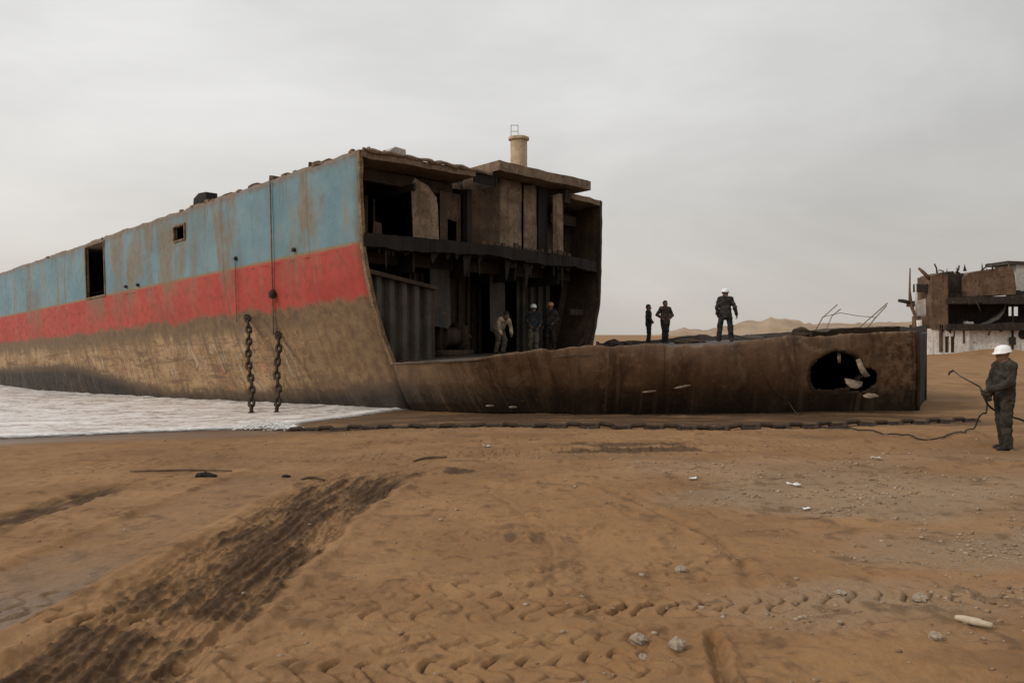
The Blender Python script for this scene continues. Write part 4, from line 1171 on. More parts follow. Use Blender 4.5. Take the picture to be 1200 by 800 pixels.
for (px_, py_, ex, ey, lab) in ((293, 373, 296, 489, 'rusty anchor chain hanging down the hull, nearer the left end, longer of the two'),
                                (329, 393, 325, 488, 'rusty anchor chain hanging down the hull, right and shorter of the two')):
    u, w_ = uw_on(px_, py_)
    p = S(u, float(inset(w_, u)) - .10, w_)
    e_ = at(ex, ey, 23.9)
    n_ = 16
    pl = [p.lerp(e_, k / n_) + Vector((.03 * math.sin(k * .7), 0, -.10 * math.sin(math.pi * k / n_))) for k in range(n_ + 1)]
    pl += [e_ + Vector((.02, -.12, -.30)), e_ + Vector((.05, -.25, -.62)), e_ + Vector((.3, -.6, -.72))]
    chain(pl, .285, lm, lab, 'anchor chains on the hull', (0.1, 1.65))
    g = G(); g.lathe(p + Vector((0, .02, -.05)), [(.02, 0), (.07, .02), (.07, .10), (.03, .13)], 10); g.mk('eye_plate', DARK, ship, True)
lm2 = link_mesh(.44, .25, .050)
gpx = [(330, 497), (380, 498), (450, 499.5), (540, 500.5), (640, 501.5), (740, 502), (830, 502.5), (900, 502), (980, 500), (1060, 498), (1148, 495)]
gl = []
for x_, y_ in gpx:
    X_, Y_ = gp(x_, y_); gl.append((X_, Y_, 0))
gl = catmull(gl, 8)
gl = [Vector((p.x, p.y + .05 * float(fbm(p.x * .9, 0, 270, 3)), max(gz(p.x, p.y), -.2) - .012 + .05 * float(fbm(p.x * .8, 3, 275, 3)))) for p in gl]
chain(gl, .335, lm2, 'heavy rusty ship chain lying across the beach in front of the bow', None, (.35, 1.35))

# ------------------------------------------------------------------ wreck on the right
Yw = 70.0
def Wp(x, y, d=0.0): return at(x, y, Yw + d)
base = Wp(1140, 418)
wreck = thing('wreck', 'half scrapped ship deckhouse, white below and burnt brown above, right of the bow', 'wreck', (base.x, base.y, 0))
def wbox(x0, x1, y0, y1, d0, d1, mat, name, jag=0.0, parent=None, tilt=0.0):
    g = G(); n_ = 8
    a = [Wp(x0 + (x1 - x0) * k / n_, y0 + tilt * k / n_, d0) for k in range(n_ + 1)]; b = [Wp(x0 + (x1 - x0) * k / n_, y1, d0) for k in range(n_ + 1)]
    vs_ = []
    for k in range(n_ + 1):
        j = jag * float(fbm(k * .9 + x0, y0, 280, 3))
        for (p, d) in ((a[k], 0), (b[k], 0), (b[k], d1 - d0), (a[k], d1 - d0)):
            q = p + Vector((0, d, 0))
            if p is a[k]: q.z += j
            vs_.append(q)
    g.add(vs_, [(4 * k + j, 4 * k + (j + 1) % 4, 4 * k + 4 + (j + 1) % 4, 4 * k + 4 + j) for k in range(n_) for j in range(4)] + [(0, 1, 2, 3), (4 * n_, 4 * n_ + 1, 4 * n_ + 2, 4 * n_ + 3)])
    return g.mk(name, mat, parent or wreck)
# white lower house with two barred windows (wall pieces around the openings)
g = G()
def wp_box(g, x0, x1, y0, y1, d0, d1):
    a, b = Wp(x0, y1), Wp(x1, y0)
    p = [Vector((X_, Yw + d, Z_)) for X_ in (a.x, b.x) for d in (d0, d1) for Z_ in (a.z, b.z)]
    g.add(p, [(0, 1, 3, 2), (4, 6, 7, 5), (0, 4, 5, 1), (2, 3, 7, 6), (0, 2, 6, 4), (1, 5, 7, 3)])
for r_ in ((1087, 1107.5, 385, 422), (1112.5, 1114.2, 394, 413), (1119, 1136, 385, 422), (1107.5, 1119, 385, 394), (1107.5, 1119, 413, 422)):
    wp_box(g, *r_, 0, .25)
wp_box(g, 1087.5, 1090.5, 386, 422, .25, 6)
g.mk('house_wall', WHITEP, wreck)
for x0 in (1107.7, 1114.4):
    g = G(); wp_box(g, x0, x0 + 4.6, 394.2, 412.8, .10, .14)
    wn = g.mk('window', WRECKB, wreck)
    g = G(); wp_box(g, x0 + 2.1, x0 + 2.6, 394.2, 412.8, .05, .095); g.mk('bar', WRECKD, wn)
wbox(1136, 1300, 384, 424, .35, 6, WHITEP, 'house_wall', .1, tilt=-7)
g = G(); wp_box(g, 1187, 1189, 350, 410, .10, .22); g.mk('pipe', WRECKD, wreck)
g = G(); wp_box(g, 1184.5, 1190.5, 395, 404, .0, .25); g.mk('pipe_valve', WRECKD, wreck)
g = G(); c_ = Wp(1199, 392, .3)
g.tube([c_ + Vector((0, -.05, 0)), c_ + Vector((0, .1, 0))], .38, 18); g.mk('porthole', WRECKD, wreck)
g = G(); c_ = Wp(1173, 387, .3); g.tube([c_ + Vector((0, -.04, 0)), c_ + Vector((0, .1, 0))], .13, 12); g.mk('porthole', WRECKB, wreck)
wbox(1129, 1131, 386, 402, -.08, 0, WRECKB, 'pipe'); 
for xx in (1101, 1103.5): wbox(xx, xx + 1.6, 380, 412, -.1, -.02, WRECKB, 'pipe')
# upper brown works
wbox(1092, 1111, 322, 386, -.1, 2.4, WRECKB, 'tower', .25)
wbox(1110, 1129, 319, 352, .4, 4.0, WRECKD, 'casing', .3, tilt=3)
wbox(1080, 1096, 371, 386, .3, 2.0, WRECKB, 'deck_edge', .15)
wbox(1112, 1330, 350, 356, -.5, 7, WRECKD, 'upper_deck', .3, tilt=-9)
wbox(1112, 1140, 355, 384, 2.2, 2.6, WRECKD, 'back_wall')
wbox(1140, 1182, 348, 384, 2.2, 2.6, WRECKD, 'back_wall')
wbox(1196, 1330, 342, 384, 2.2, 2.6, WRECKD, 'back_wall')
wbox(1182, 1196, 340, 351, 2.2, 2.6, WRECKD, 'back_wall'); wbox(1182, 1196, 370, 384, 2.2, 2.6, WRECKD, 'back_wall')
wbox(1111, 1300, 381, 387, -.3, 6.5, WRECKD, 'deck_edge', .3, tilt=-6)
# rounded tank box
g = G(); n_ = 26; prof_ = [(1133, 347), (1131, 341), (1131.5, 326), (1134, 321), (1140, 319), (1160, 315.5), (1180, 312.5), (1186, 314), (1189, 322), (1191, 338), (1190, 345)]
vs_ = [Wp(x, y, -.2) for x, y in prof_] + [Wp(x, y, -.2) + Vector((0, 3.2, 0)) for x, y in prof_]; k_ = len(prof_)
g.add(vs_, [tuple(range(k_)), tuple(range(k_, 2 * k_))[::-1]] + [(i_, k_ + i_, k_ + (i_ + 1) % k_, (i_ + 1) % k_) for i_ in range(k_)])
g.mk('tank', WRECKB, wreck)
# torn curved plate hanging in the dark opening
g = G(); vs_ = []
A_ = [(1180, 344), (1178, 352), (1173, 361), (1165, 370), (1155, 377), (1148, 380)]
B_ = [(1180.5, 346), (1180, 356), (1177, 366), (1171, 374), (1160, 379), (1149, 381.5)]
for a, b in zip(A_, B_): vs_ += [Wp(*a, .4), Wp(*b, -.3)]
g.add(vs_, [(2 * k, 2 * k + 1, 2 * k + 3, 2 * k + 2) for k in range(5)])
o = g.mk('torn_plate', GREYP, wreck, True); s_ = o.modifiers.new('thick', 'SOLIDIFY'); s_.thickness = .05
wbox(1133, 1141, 377, 381, .2, .8, PALE, 'torn_plate', .1)
wbox(1191, 1330, 308, 341, 3.2, 6.5, PALE, 'bridge_wall', .2)
wbox(1181, 1330, 306, 309.5, 3, 6.5, GREYP, 'bridge_roof', .15)
for k in range(16):
    xx = 1093 + 105 * random.random(); yy = 320 if xx < 1128 else (316 if xx < 1188 else 308)
    if random.random() < .45: yy = 352 if xx > 1112 else 384
    h_ = 2 + 6 * random.random(); w_ = 1.5 + 4 * random.random()
    g = G(); a_ = [Wp(xx, yy + 1.5, -.55), Wp(xx + w_, yy + 1.5, -.55), Wp(xx + w_ * random.random(), yy - h_ * (1 if yy < 340 else -1), -.4)]
    g.add(a_, [(0, 1, 2)]); o = g.mk('torn_plate', random.choice((WRECKB, WRECKD)), wreck); s_ = o.modifiers.new('thick', 'SOLIDIFY'); s_.thickness = .06
for (x0, y0, x1, y1) in ((1098, 320, 1095, 309), (1121, 320, 1124, 311), (1150, 317, 1158, 309), (1118, 384, 1117, 399), (1143, 352, 1149, 366), (1160, 384, 1158, 393)):
    g = G(); g.tube([Wp(x0, y0, -.5), Wp((x0 + x1) / 2 + 1, (y0 + y1) / 2, -.55), Wp(x1, y1, -.5)], .06, 6); g.mk('bent_bar', WRECKD, wreck, True)
# left side: posts, panel and hooks
wbox(1073, 1092, 351, 370.5, .9, 1.0, WHITEP, 'panel', .3)
wbox(1074.5, 1089, 334, 342, .5, 1.2, WRECKD, 'bracket', .3)
def wtube(pts, r, mat, name):
    g = G(); g.tube([Wp(*p) for p in pts], r, 8); return g.mk(name, mat, wreck, True)
wtube([(1066.5, 314, .4), (1066, 340, .4), (1067, 355, .4), (1073, 372, .4), (1076, 388, .4)], [.05, .09, .17, .12, .10], WRECKB, 'post')
wtube([(1053, 352, .3), (1060, 353, .3), (1068, 355, .4)], [.13, .16, .14], WRECKD, 'hook')
wtube([(1076.5, 314, .5), (1083, 320, .4), (1090, 327, .3)], [.10, .15, .14], WRECKB, 'hook')
wtube([(1073, 333, .6), (1074, 372, .6)], .07, WHITEP, 'post')
wtube([(1077, 375, .2), (1078, 390, .2)], .22, WHITEP, 'post')
wtube([(1096, 322, .3), (1100, 316, .3), (1106, 318, .3)], .08, PALE, 'rail')

# ------------------------------------------------------------------ people
def smin(a, b, k):
    h = np.maximum(k - np.abs(a - b), 0) / k
    return np.minimum(a, b) - h * h * k * .25
def sdf_mesh(prims, res, k=.03, fold=0.0, seed=0):
    """prims: (a, b, ra, rb[, k]); negative ra means carve"""
    A_ = np.array([p[0] for p in prims] + [p[1] for p in prims]); R_ = max(abs(p[2]) for p in prims) + .05
    lo = A_.min(0) - R_; hi = A_.max(0) + R_
    n = np.ceil((hi - lo) / res).astype(int) + 1
    Fd = np.full(n, .2, np.float32)
    gx = [lo[i] + res * np.arange(n[i]) for i in range(3)]
    for p in prims:
        a, b = np.array(p[0], float), np.array(p[1], float); ra, rb = abs(p[2]), abs(p[3]); kk = p[4] if len(p) > 4 else k
        mg = max(ra, rb) + kk + .03
        l = np.clip(((np.minimum(a, b) - mg - lo) / res).astype(int), 0, n); h = np.clip(((np.maximum(a, b) + mg - lo) / res).astype(int) + 1, 0, n)
        X, Y, Z = np.meshgrid(gx[0][l[0]:h[0]], gx[1][l[1]:h[1]], gx[2][l[2]:h[2]], indexing='ij')
        ba = b - a; L2 = max(ba @ ba, 1e-9)
        t = np.clip(((X - a[0]) * ba[0] + (Y - a[1]) * ba[1] + (Z - a[2]) * ba[2]) / L2, 0, 1)
        d = np.sqrt((X - a[0] - t * ba[0]) ** 2 + (Y - a[1] - t * ba[1]) ** 2 + (Z - a[2] - t * ba[2]) ** 2) - (ra + (rb - ra) * t)
        sl_ = (slice(l[0], h[0]), slice(l[1], h[1]), slice(l[2], h[2]))
        if p[2] < 0: Fd[sl_] = -smin(-Fd[sl_], d, kk)
        else: Fd[sl_] = smin(Fd[sl_], d, kk)
    if fold:
        X, Y, Z = np.meshgrid(*gx, indexing='ij')
        Fd = Fd + fold * (vn(X * 9 + Z * 14, Y * 9 - Z * 9, 300 + seed) + .6 * vn(X * 22 - Z * 25, Y * 22 + Z * 18, 310 + seed)).astype(np.float32)
    s = Fd < 0
    c = np.zeros(n - 1, int)
    for i in (0, 1):
        for j in (0, 1):
            for q in (0, 1): c += s[i:n[0] - 1 + i, j:n[1] - 1 + j, q:n[2] - 1 + q]
    act = (c > 0) & (c < 8)
    vid = np.full(n - 1, -1); idx = np.argwhere(act); vid[act] = np.arange(len(idx))
    acc = np.zeros((len(idx), 3)); cnt = np.zeros(len(idx))
    cor = [(i, j, q) for i in (0, 1) for j in (0, 1) for q in (0, 1)]
    for a in cor:
        for ax in range(3):
            if a[ax]: continue
            b = list(a); b[ax] = 1
            fa = Fd[idx[:, 0] + a[0], idx[:, 1] + a[1], idx[:, 2] + a[2]]; fb = Fd[idx[:, 0] + b[0], idx[:, 1] + b[1], idx[:, 2] + b[2]]
            mcr = (fa < 0) != (fb < 0)
            t = np.where(mcr, fa / np.where(mcr, fa - fb, 1), 0)
            pos = np.array(a, float)[None, :].repeat(len(idx), 0); pos[:, ax] += t
            acc[mcr] += pos[mcr]; cnt[mcr] += 1
    v = lo + (idx + acc / np.maximum(cnt, 1)[:, None]) * res
    faces = []
    for ax in range(3):
        o1, o2 = [(1, 2), (2, 0), (0, 1)][ax]
        sa = np.take(s, range(0, n[ax] - 1), ax); sb = np.take(s, range(1, n[ax]), ax)
        e = np.argwhere(sa != sb)
        e = e[(e[:, o1] > 0) & (e[:, o2] > 0) & (e[:, o1] < n[o1] - 1) & (e[:, o2] < n[o2] - 1)]
        ins = sa[e[:, 0], e[:, 1], e[:, 2]]
        def cid(d1, d2):
            q = e.copy(); q[:, o1] -= d1; q[:, o2] -= d2; return vid[q[:, 0], q[:, 1], q[:, 2]]
        qd = np.stack([cid(1, 1), cid(0, 1), cid(0, 0), cid(1, 0)], -1)
        qd[~ins] = qd[~ins][:, ::-1]
        faces.append(qd)
    return v, np.vstack(faces)

BASE = dict(pel=(0, 0, .95), chest=(0, 0, 1.28), neck=(0, .015, 1.47), head=(0, -.01, 1.60),
            shL=(.185, 0, 1.405), elL=(.245, .03, 1.13), wrL=(.255, -.06, .89),
            shR=(-.185, 0, 1.405), elR=(-.245, .03, 1.13), wrR=(-.255, -.06, .89),
            hipL=(.095, 0, .93), knL=(.11, -.02, .50), anL=(.12, .03, .085), hipR=(-.095, 0, .93), knR=(-.11, -.02, .50), anR=(-.12, .03, .085))
SKIN = plain('skin', (.17, .085, .05), .6, .1, 20, .05)
HAIR = plain('dark_hair', (.02, .016, .013), .7)
HELM = plain('white_helmet', (.80, .80, .78), .35, .04, 6, .02)
HELMO = plain('ochre_helmet', (.42, .22, .10), .45, .08, 6, .02)
BOOT = plain('boot_leather', (.025, .02, .017), .6)
GLOVE = plain('work_glove', (.05, .042, .034), .85)
def cloth(name, c): 
    m = NB(name); n = m.noise(6, 6, .65); n2 = m.noise(60, 3, .6)
    c_ = m.mix(m.step(n, .35, .65), tuple(x * .55 for x in c), tuple(x * 1.5 for x in c)); c_ = m.mix(m.math('MULTIPLY', m.step(m.noise(2.2, 5, .7), .54, .66), .5), c_, (.11, .07, .04)); m.bump(n, .3, .02)
    return m.done(c_, .95)
C_GREY = cloth('grey_coverall', (.033, .029, .021)); C_DARK = cloth('dark_shirt', (.028, .025, .022)); C_BLACK = cloth('black_trousers', (.020, .018, .016))
C_BROWN = cloth('brown_shirt', (.05, .036, .026)); C_TAN = cloth('tan_shirt', (.32, .24, .165)); C_KHAKI = cloth('khaki_trousers', (.10, .08, .058))
C_NAVY = cloth('navy_shirt', (.022, .024, .028))

def person(label, X, Y, Z, yaw, pose=None, H=1.75, top=C_DARK, bottom=C_BLACK, hat=None, res=.010, head_yaw=0.0, head_pitch=0.0, glove=False, grips=None, seed=0, group='ship breakers at work', vis_beard=False):
    j = {k_: np.array(v_, float) for k_, v_ in BASE.items()}
    for k_, v_ in (pose or {}).items(): j[k_] = np.array(v_, float)
    root = thing('person', label, 'person', (X, Y, Z), group)
    sc = H / 1.75
    Rz = np.array(Matrix.Rotation(yaw, 3, 'Z'))
    lean = np.array(Matrix.Rotation(head_yaw, 3, 'Z') @ Matrix.Rotation(head_pitch, 3, 'X'))
    hd = j['head']
    def Hd(x, y, z): return hd + lean @ np.array((x, y, z))
    def out(v_): return (v_ * sc) @ Rz.T + np.array((X, Y, Z))
    P_ = []
    # head and face (facing -Y)
    P_ += [(Hd(0, .015, .035), Hd(0, .02, .035), .098, .098), (Hd(0, -.02, -.015), Hd(0, -.025, -.02), .082, .080), (Hd(0, -.035, -.075), Hd(0, -.055, -.088), .052, .040),
           (Hd(-.04, -.01, -.06), Hd(.04, -.01, -.06), .045, .045),
           (Hd(0, -.098, .012), Hd(0, -.117, -.022), .010, .016, .015), (Hd(-.012, -.105, -.026), Hd(.012, -.105, -.026), .011, .011, .012),
           (Hd(-.045, -.083, .030), Hd(.045, -.083, .030), .014, .014, .015),
           (Hd(-.034, -.098, .006), Hd(-.034, -.100, .006), -.012, -.012, .012), (Hd(.034, -.098, .006), Hd(.034, -.100, .006), -.012, -.012, .012),
           (Hd(-.033, -.083, .006), Hd(-.032, -.083, .006), .012, .012, .004), (Hd(.033, -.083, .006), Hd(.032, -.083, .006), .012, .012, .004),
           (Hd(-.022, -.096, -.055), Hd(.022, -.096, -.055), .009, .009, .010), (Hd(-.02, -.094, -.068), Hd(.02, -.094, -.068), .009, .009, .010),
           (Hd(-.092, .012, -.015), Hd(-.098, .02, .02), .013, .016, .012), (Hd(.092, .012, -.015), Hd(.098, .02, .02), .013, .016, .012)]
    P_ += [(j['neck'] - (0, 0, .04), Hd(0, .02, -.05), .062, .056, .04)]
    # trunk
    ch, pe = j['chest'], j['pel']; mid = (ch + pe) / 2
    def trunk(g_, low=0.0):
        sx = (j['shL'] - j['shR']) / np.linalg.norm(j['shL'] - j['shR']); hx = (j['hipL'] - j['hipR']) / np.linalg.norm(j['hipL'] - j['hipR'])
        q = [(j['shR'] * .86 + j['shL'] * .14, j['shL'] * .86 + j['shR'] * .14, .075 + g_, .075 + g_, .06)]
        for sg in (-1, 1):
            q += [(ch + sx * sg * .085 + (0, 0, .04), mid + sx * sg * .065, .098 + g_, .090 + g_, .06), (mid + sx * sg * .065, pe + hx * sg * .075, .090 + g_, .100 + g_, .06)]
        q += [(j['neck'] - (0, 0, .03), ch, .07 + g_ * .5, .10 + g_, .07)]
        return q
    P_ += trunk(0)
    def limb(a, b, c, r0, r1, r2, g_): return [(a, b, r0 + g_, r1 + g_, .04), (b, c, r1 + g_, r2 + g_, .03)]
    for s_ in 'LR':
        P_ += limb(j['sh' + s_], j['el' + s_], j['wr' + s_], .052, .041, .029, 0)
        P_ += limb(j['hip' + s_], j['kn' + s_], j['an' + s_], .085, .057, .040, 0)
        an = j['an' + s_]; P_ += [(an - (0, -.03, .04), an + (0.01 * (1 if s_ == 'L' else -1), -.16, -.055), .035, .028)]
    # hands
    Hn = []
    for s_ in 'LR':
        sg = 1 if s_ == 'L' else -1
        wr, el = j['wr' + s_], j['el' + s_]
        d = (wr - el) / np.linalg.norm(wr - el)
        inn = np.array((-sg, 0, 0.0)) if abs(d[2]) > .6 else np.array((0, 0, -1.0))
        inn = inn - d * (inn @ d); inn /= np.linalg.norm(inn)
        sd_ = np.cross(d, inn); sd_ = sd_ if sd_[1] < 0 or abs(d[2]) < .6 else -sd_     # towards the thumb
        if abs(d[2]) < .6: sd_ = sd_ * sg * (1 if sd_[0] * -sg > 0 else -1)
        curl = (grips or {}).get(s_, .45)
        Hn += [(wr, wr + d * .075 + sd_ * .014, .026, .024, .02), (wr, wr + d * .075 - sd_ * .02, .024, .020, .02), (wr + d * .07 + sd_ * .022, wr + d * .078 - sd_ * .026, .019, .016, .012)]
        for q_, (o_, l_) in enumerate(((.030, .072), (.010, .082), (-.010, .076), (-.028, .060))):
            b0 = wr + d * .082 + sd_ * o_
            a1 = curl * .9; a2 = curl * 2.2; a3 = curl * 3.4
            p1 = b0 + (d * math.cos(a1) + inn * math.sin(a1)) * l_ * .48
            p2 = p1 + (d * math.cos(a2) + inn * math.sin(a2)) * l_ * .32
            p3 = p2 + (d * math.cos(a3) + inn * math.sin(a3)) * l_ * .24
            Hn += [(b0, p1, .0105, .0095, .004), (p1, p2, .0095, .0090, .004), (p2, p3, .0090, .0080, .004)]
        t0 = wr + d * .03 + sd_ * .028; t1 = t0 + (d * .6 + sd_ * .55 + inn * .5) * .045; t2 = t1 + (d * .75 + inn * (.3 + curl * .6) - sd_ * .1 * curl) * .034
        Hn += [(t0, t1, .0135, .0115, .008), (t1, t2, .0110, .0095, .004)]
    P_ += Hn
    v_, f_ = sdf_mesh(P_, res if res < .008 else .009, .03)
    mk('body', out(v_), f_, SKIN, root, True)
    if glove:
        gl_ = [(p[0], p[1], p[2] + .006, p[3] + .006, *(p[4:])) for p in Hn]
        v_, f_ = sdf_mesh(gl_, res, .008); mk('gloves', out(v_), f_, GLOVE, root, True)
    # clothes
    J = trunk(.020) + [(pe + (0, 0, -.02), pe + (0, 0, -.10), .135, .14, .06), (j['neck'] - (0, 0, .02), j['neck'] + (0, .005, .015), .074, .070, .02)]
    for s_ in 'LR':
        wr = j['wr' + s_]; el = j['el' + s_]
        J += limb(j['sh' + s_], el, wr + (el - wr) * .08, .056, .046, .040, .018)
    v_, f_ = sdf_mesh(J, res, .04, .022, seed); mk('jacket', out(v_), f_, top, root, True)
    T = [(pe + (0, 0, .03), pe + (0, 0, -.02), .135, .135, .06)]
    for s_ in 'LR':
        T += limb(j['hip' + s_], j['kn' + s_], j['an' + s_] + (0, 0, .0), .092, .068, .062, .020)
    v_, f_ = sdf_mesh(T, res, .035, .022, seed + 3); mk('trousers', out(v_), f_, bottom, root, True)
    for s_ in 'LR':
        an = j['an' + s_]; sg = 1 if s_ == 'L' else -1
        v_, f_ = sdf_mesh([(an + (0, 0, .06), an + (0, .01, -.02), .052, .050), (an - (0, -.05, .045), an + (.012 * sg, -.17, -.048), .042, .037), (an - (0, -.055, .06), an + (.012 * sg, -.17, -.062), .030, .028)], res, .02)
        v_[:, 2] = np.maximum(v_[:, 2], 0.0 if an[2] < .12 else -1)
        mk('boot', out(v_), f_, BOOT, root, True)
    if hat in ('white', 'ochre'):
        vs2 = []; n_ = 22
        prof2 = [(.142, .030, 1), (.140, .040, 1), (.132, .048, 0), (.128, .080, 0), (.112, .118, 0), (.080, .142, 0), (.035, .153, 0), (.002, .155, 0)]
        for r_, z_, br in [(.120, .036, 0)] + prof2:
            for k_ in range(n_):
                a = 2 * math.pi * k_ / n_
                fr = 1 + (.30 * max(0, -math.sin(a)) ** 1.5 if br else 0)
                rdg = 1 + .03 * math.cos(2 * a) ** 8
                vs2.append(Hd(r_ * .90 * math.cos(a), .012 + r_ * 1.03 * fr * math.sin(a), z_ * (rdg if not br else 1) - .012 * (br and math.sin(a) < 0)))
        m_ = len(prof2) + 1
        fs2 = [(r_ * n_ + k_, r_ * n_ + (k_ + 1) % n_, (r_ + 1) * n_ + (k_ + 1) % n_, (r_ + 1) * n_ + k_) for r_ in range(m_ - 1) for k_ in range(n_)]
        mk('helmet', out(np.array(vs2)), fs2, HELM if hat == 'white' else HELMO, root, True)
    else:
        v_, f_ = sdf_mesh([(Hd(0, .022, .045), Hd(0, .03, .045), .104, .102), (Hd(0, .05, .0), Hd(0, .05, -.03), .085, .07), (Hd(0, -.14, -.03), Hd(0, -.12, -.1), -.085, -.09, .02)], res, .02, .008, seed)
        mk('hair', out(v_), f_, HAIR, root, True)
    return root

def drape(pts, r, start):
    out_ = []
    for i_, p in enumerate(pts):
        z_ = gz(p.x, p.y) + r * 1.5 + .008
        out_.append(Vector((p.x, p.y, max(p.z, z_) if i_ < start else z_)))
    return out_
# the worker with the cutting torch
px_, Yp = 1177, 14.5
Xp = (px_ - 600) / F * Yp
yawW = math.radians(-90 + 8)
worker = person('worker in white helmet and grey coverall holding a cutting torch, on the sand', Xp, Yp, gz(Xp, Yp), yawW,
       dict(head=(0, -.035, 1.60), elL=(.25, -.07, 1.13), wrL=(.08, -.36, 1.00), elR=(-.27, -.05, 1.12), wrR=(-.06, -.25, .90),
            knL=(.10, -.05, .50), anL=(.10, -.02, .085), anR=(-.11, .09, .085), knR=(-.11, .02, .50)),
       1.77, C_GREY, C_GREY, 'white', .0065, 0, math.radians(6), True, {'L': .95, 'R': .95}, 1)
def Wl(x, y, z, root=worker, yaw=yawW, H=1.77):
    q = Matrix.Rotation(yaw, 3, 'Z') @ (Vector((x, y, z)) * (H / 1.75)); return q + root.location
hL = Wl(.05, -.45, .985); hR = Wl(-.03, -.335, .865)
dirT = (hL - hR).normalized()
tail = hR - dirT * .14; mid_ = hL + dirT * .12
tip0 = at(1126, 441, Yp - .1); tip1 = at(1117, 434, Yp - .12); tip2 = at(1113, 436, Yp - .14)
torch = thing('cutting_torch', 'long cutting torch held slanting upward by the worker on the sand', 'torch', tail)
g = G(); g.tube([tail, hR, hL, mid_], [.020, .022, .022, .017], 10); g.mk('handle', STEEL, torch, True)
g = G(); g.tube([mid_, tip0, tip1], [.011, .010, .010], 8); g.tube([mid_ + Vector((0, .02, .015)), tip0 + Vector((0, .02, .01)), tip1], .008, 6); g.mk('lance_tube', STEEL, torch, True)
g = G(); g.tube([tip1, tip2, tip2 + Vector((-.02, 0, -.05))], [.018, .020, .012], 8); g.mk('nozzle', CHAIN, torch, True)
HOSE = plain('rubber_hose', (.022, .019, .017), .6)
bk = Wl(.12, .22, .42)
hp = [tail, tail + Vector((-.03, -.02, -.16)), at(1152, 484, Yp - .1), at(1147, 489, Yp - .15)]
g1 = [gp(1140, 505), gp(1120, 512), gp(1085, 515), gp(1050, 511), gp(1010, 505), gp(960, 500.5)]
hp += [Vector((p[0], p[1], gz(*p) + .018)) for p in g1]
g = G(); g.tube(drape(catmull(hp, 12), .014, 50), .014, 6)
tag(g.mk('hose', HOSE, None, True, loc=tuple(tail)), 'black gas hose trailing from the torch handle left across the sand', 'hose')
hp = [tail + Vector((.02, .03, -.02)), Wl(-.20, -.05, .66), Wl(-.22, .16, .56), at(1200, 493, Yp + .1), at(1212, 505, Yp + .2)]
g1 = [(9.2, 14.6), (9.8, 14.2), (10.8, 14.0)]
hp += [Vector((p[0], p[1], gz(*p) + .018)) for p in g1]
g = G(); g.tube(drape(catmull(hp, 12), .017, 58), .017, 6)
tag(g.mk('hose', HOSE, None, True, loc=tuple(tail)), 'black hose leading behind the worker to the right edge', 'hose')

def fl(px_, Y_):
    X_ = (px_ - 600) / F * Y_; return X_, Y_, floor_z(X_, Y_) + .012
x_, y_, z_ = fl(850, 27.6)
person('man in white helmet and dark clothes standing legs apart on the bow deck', x_, y_, z_, math.radians(168),
       dict(elL=(.27, .05, 1.13), wrL=(.25, -.05, .90), elR=(-.30, .03, 1.12), wrR=(-.36, -.06, .88), hipL=(.10, 0, .93), knL=(.17, -.02, .50), anL=(.21, .02, .085), knR=(-.16, -.02, .5), anR=(-.19, .03, .085)),
       1.72, C_DARK, C_BLACK, 'white', .010, math.radians(-15), 0, seed=2)
x_, y_, z_ = fl(779.5, 32.2)
person('bareheaded man with hands at his hips on the deck, right of the distant pair', x_, y_, z_, math.radians(10),
       dict(elL=(.33, .06, 1.15), wrL=(.17, -.10, 1.02), elR=(-.33, .06, 1.15), wrR=(-.17, -.10, 1.02), knL=(.06, -.02, .5), anL=(.055, .03, .085), knR=(-.06, -.02, .5), anR=(-.05, .03, .085)),
       1.62, C_BROWN, C_BLACK, None, .010, 0, 0, seed=3)
x_, y_, z_ = fl(760, 32.8)
person('slim dark man standing sideways on the deck, left of the distant pair', x_, y_, z_, math.radians(70),
       dict(elL=(.22, -.03, 1.13), wrL=(.13, -.14, .98), elR=(-.22, -.02, 1.13), wrR=(-.14, -.14, .98), knL=(.06, -.02, .5), anL=(.06, .05, .085), knR=(-.06, -.03, .5), anR=(-.06, -.02, .085)),
       1.53, C_BLACK, C_BLACK, None, .010, 0, math.radians(8), seed=4)
x_, y_, z_ = fl(625, 28.9)
person('man in white helmet standing inside the open hold, dark shirt and tan trousers', x_, y_, z_, math.radians(15),
       dict(wrL=(.20, -.18, .98), elL=(.27, .0, 1.13), wrR=(-.20, -.16, .96)), 1.6, C_NAVY, C_KHAKI, 'white', .010, math.radians(-10), 0, seed=5)
x_, y_, z_ = fl(645, 29.5)
person('man in ochre helmet standing inside the open hold beside the white helmeted one', x_, y_, z_, math.radians(-20),
       dict(wrL=(.18, -.20, 1.0), elL=(.27, .02, 1.14)), 1.66, C_DARK, C_BLACK, 'ochre', .010, 0, 0, seed=6)
x_, y_, z_ = fl(586, 27.6)
person('man in tan shirt bending forward inside the open hold', x_, y_, z_, math.radians(35),
       dict(pel=(0, .08, .84), chest=(0, -.14, 1.08), neck=(0, -.26, 1.20), head=(0, -.36, 1.27), shL=(.185, -.22, 1.14), shR=(-.185, -.22, 1.14), elL=(.25, -.28, .86), wrL=(.20, -.38, .66),
            elR=(-.25, -.28, .86), wrR=(-.20, -.36, .66), hipL=(.095, .08, .82), hipR=(-.095, .08, .82), knL=(.12, -.10, .47), knR=(-.12, -.08, .47), anL=(.13, .03, .085), anR=(-.13, .05, .085)),
       1.68, C_TAN, C_KHAKI, None, .010, 0, math.radians(25), seed=7)

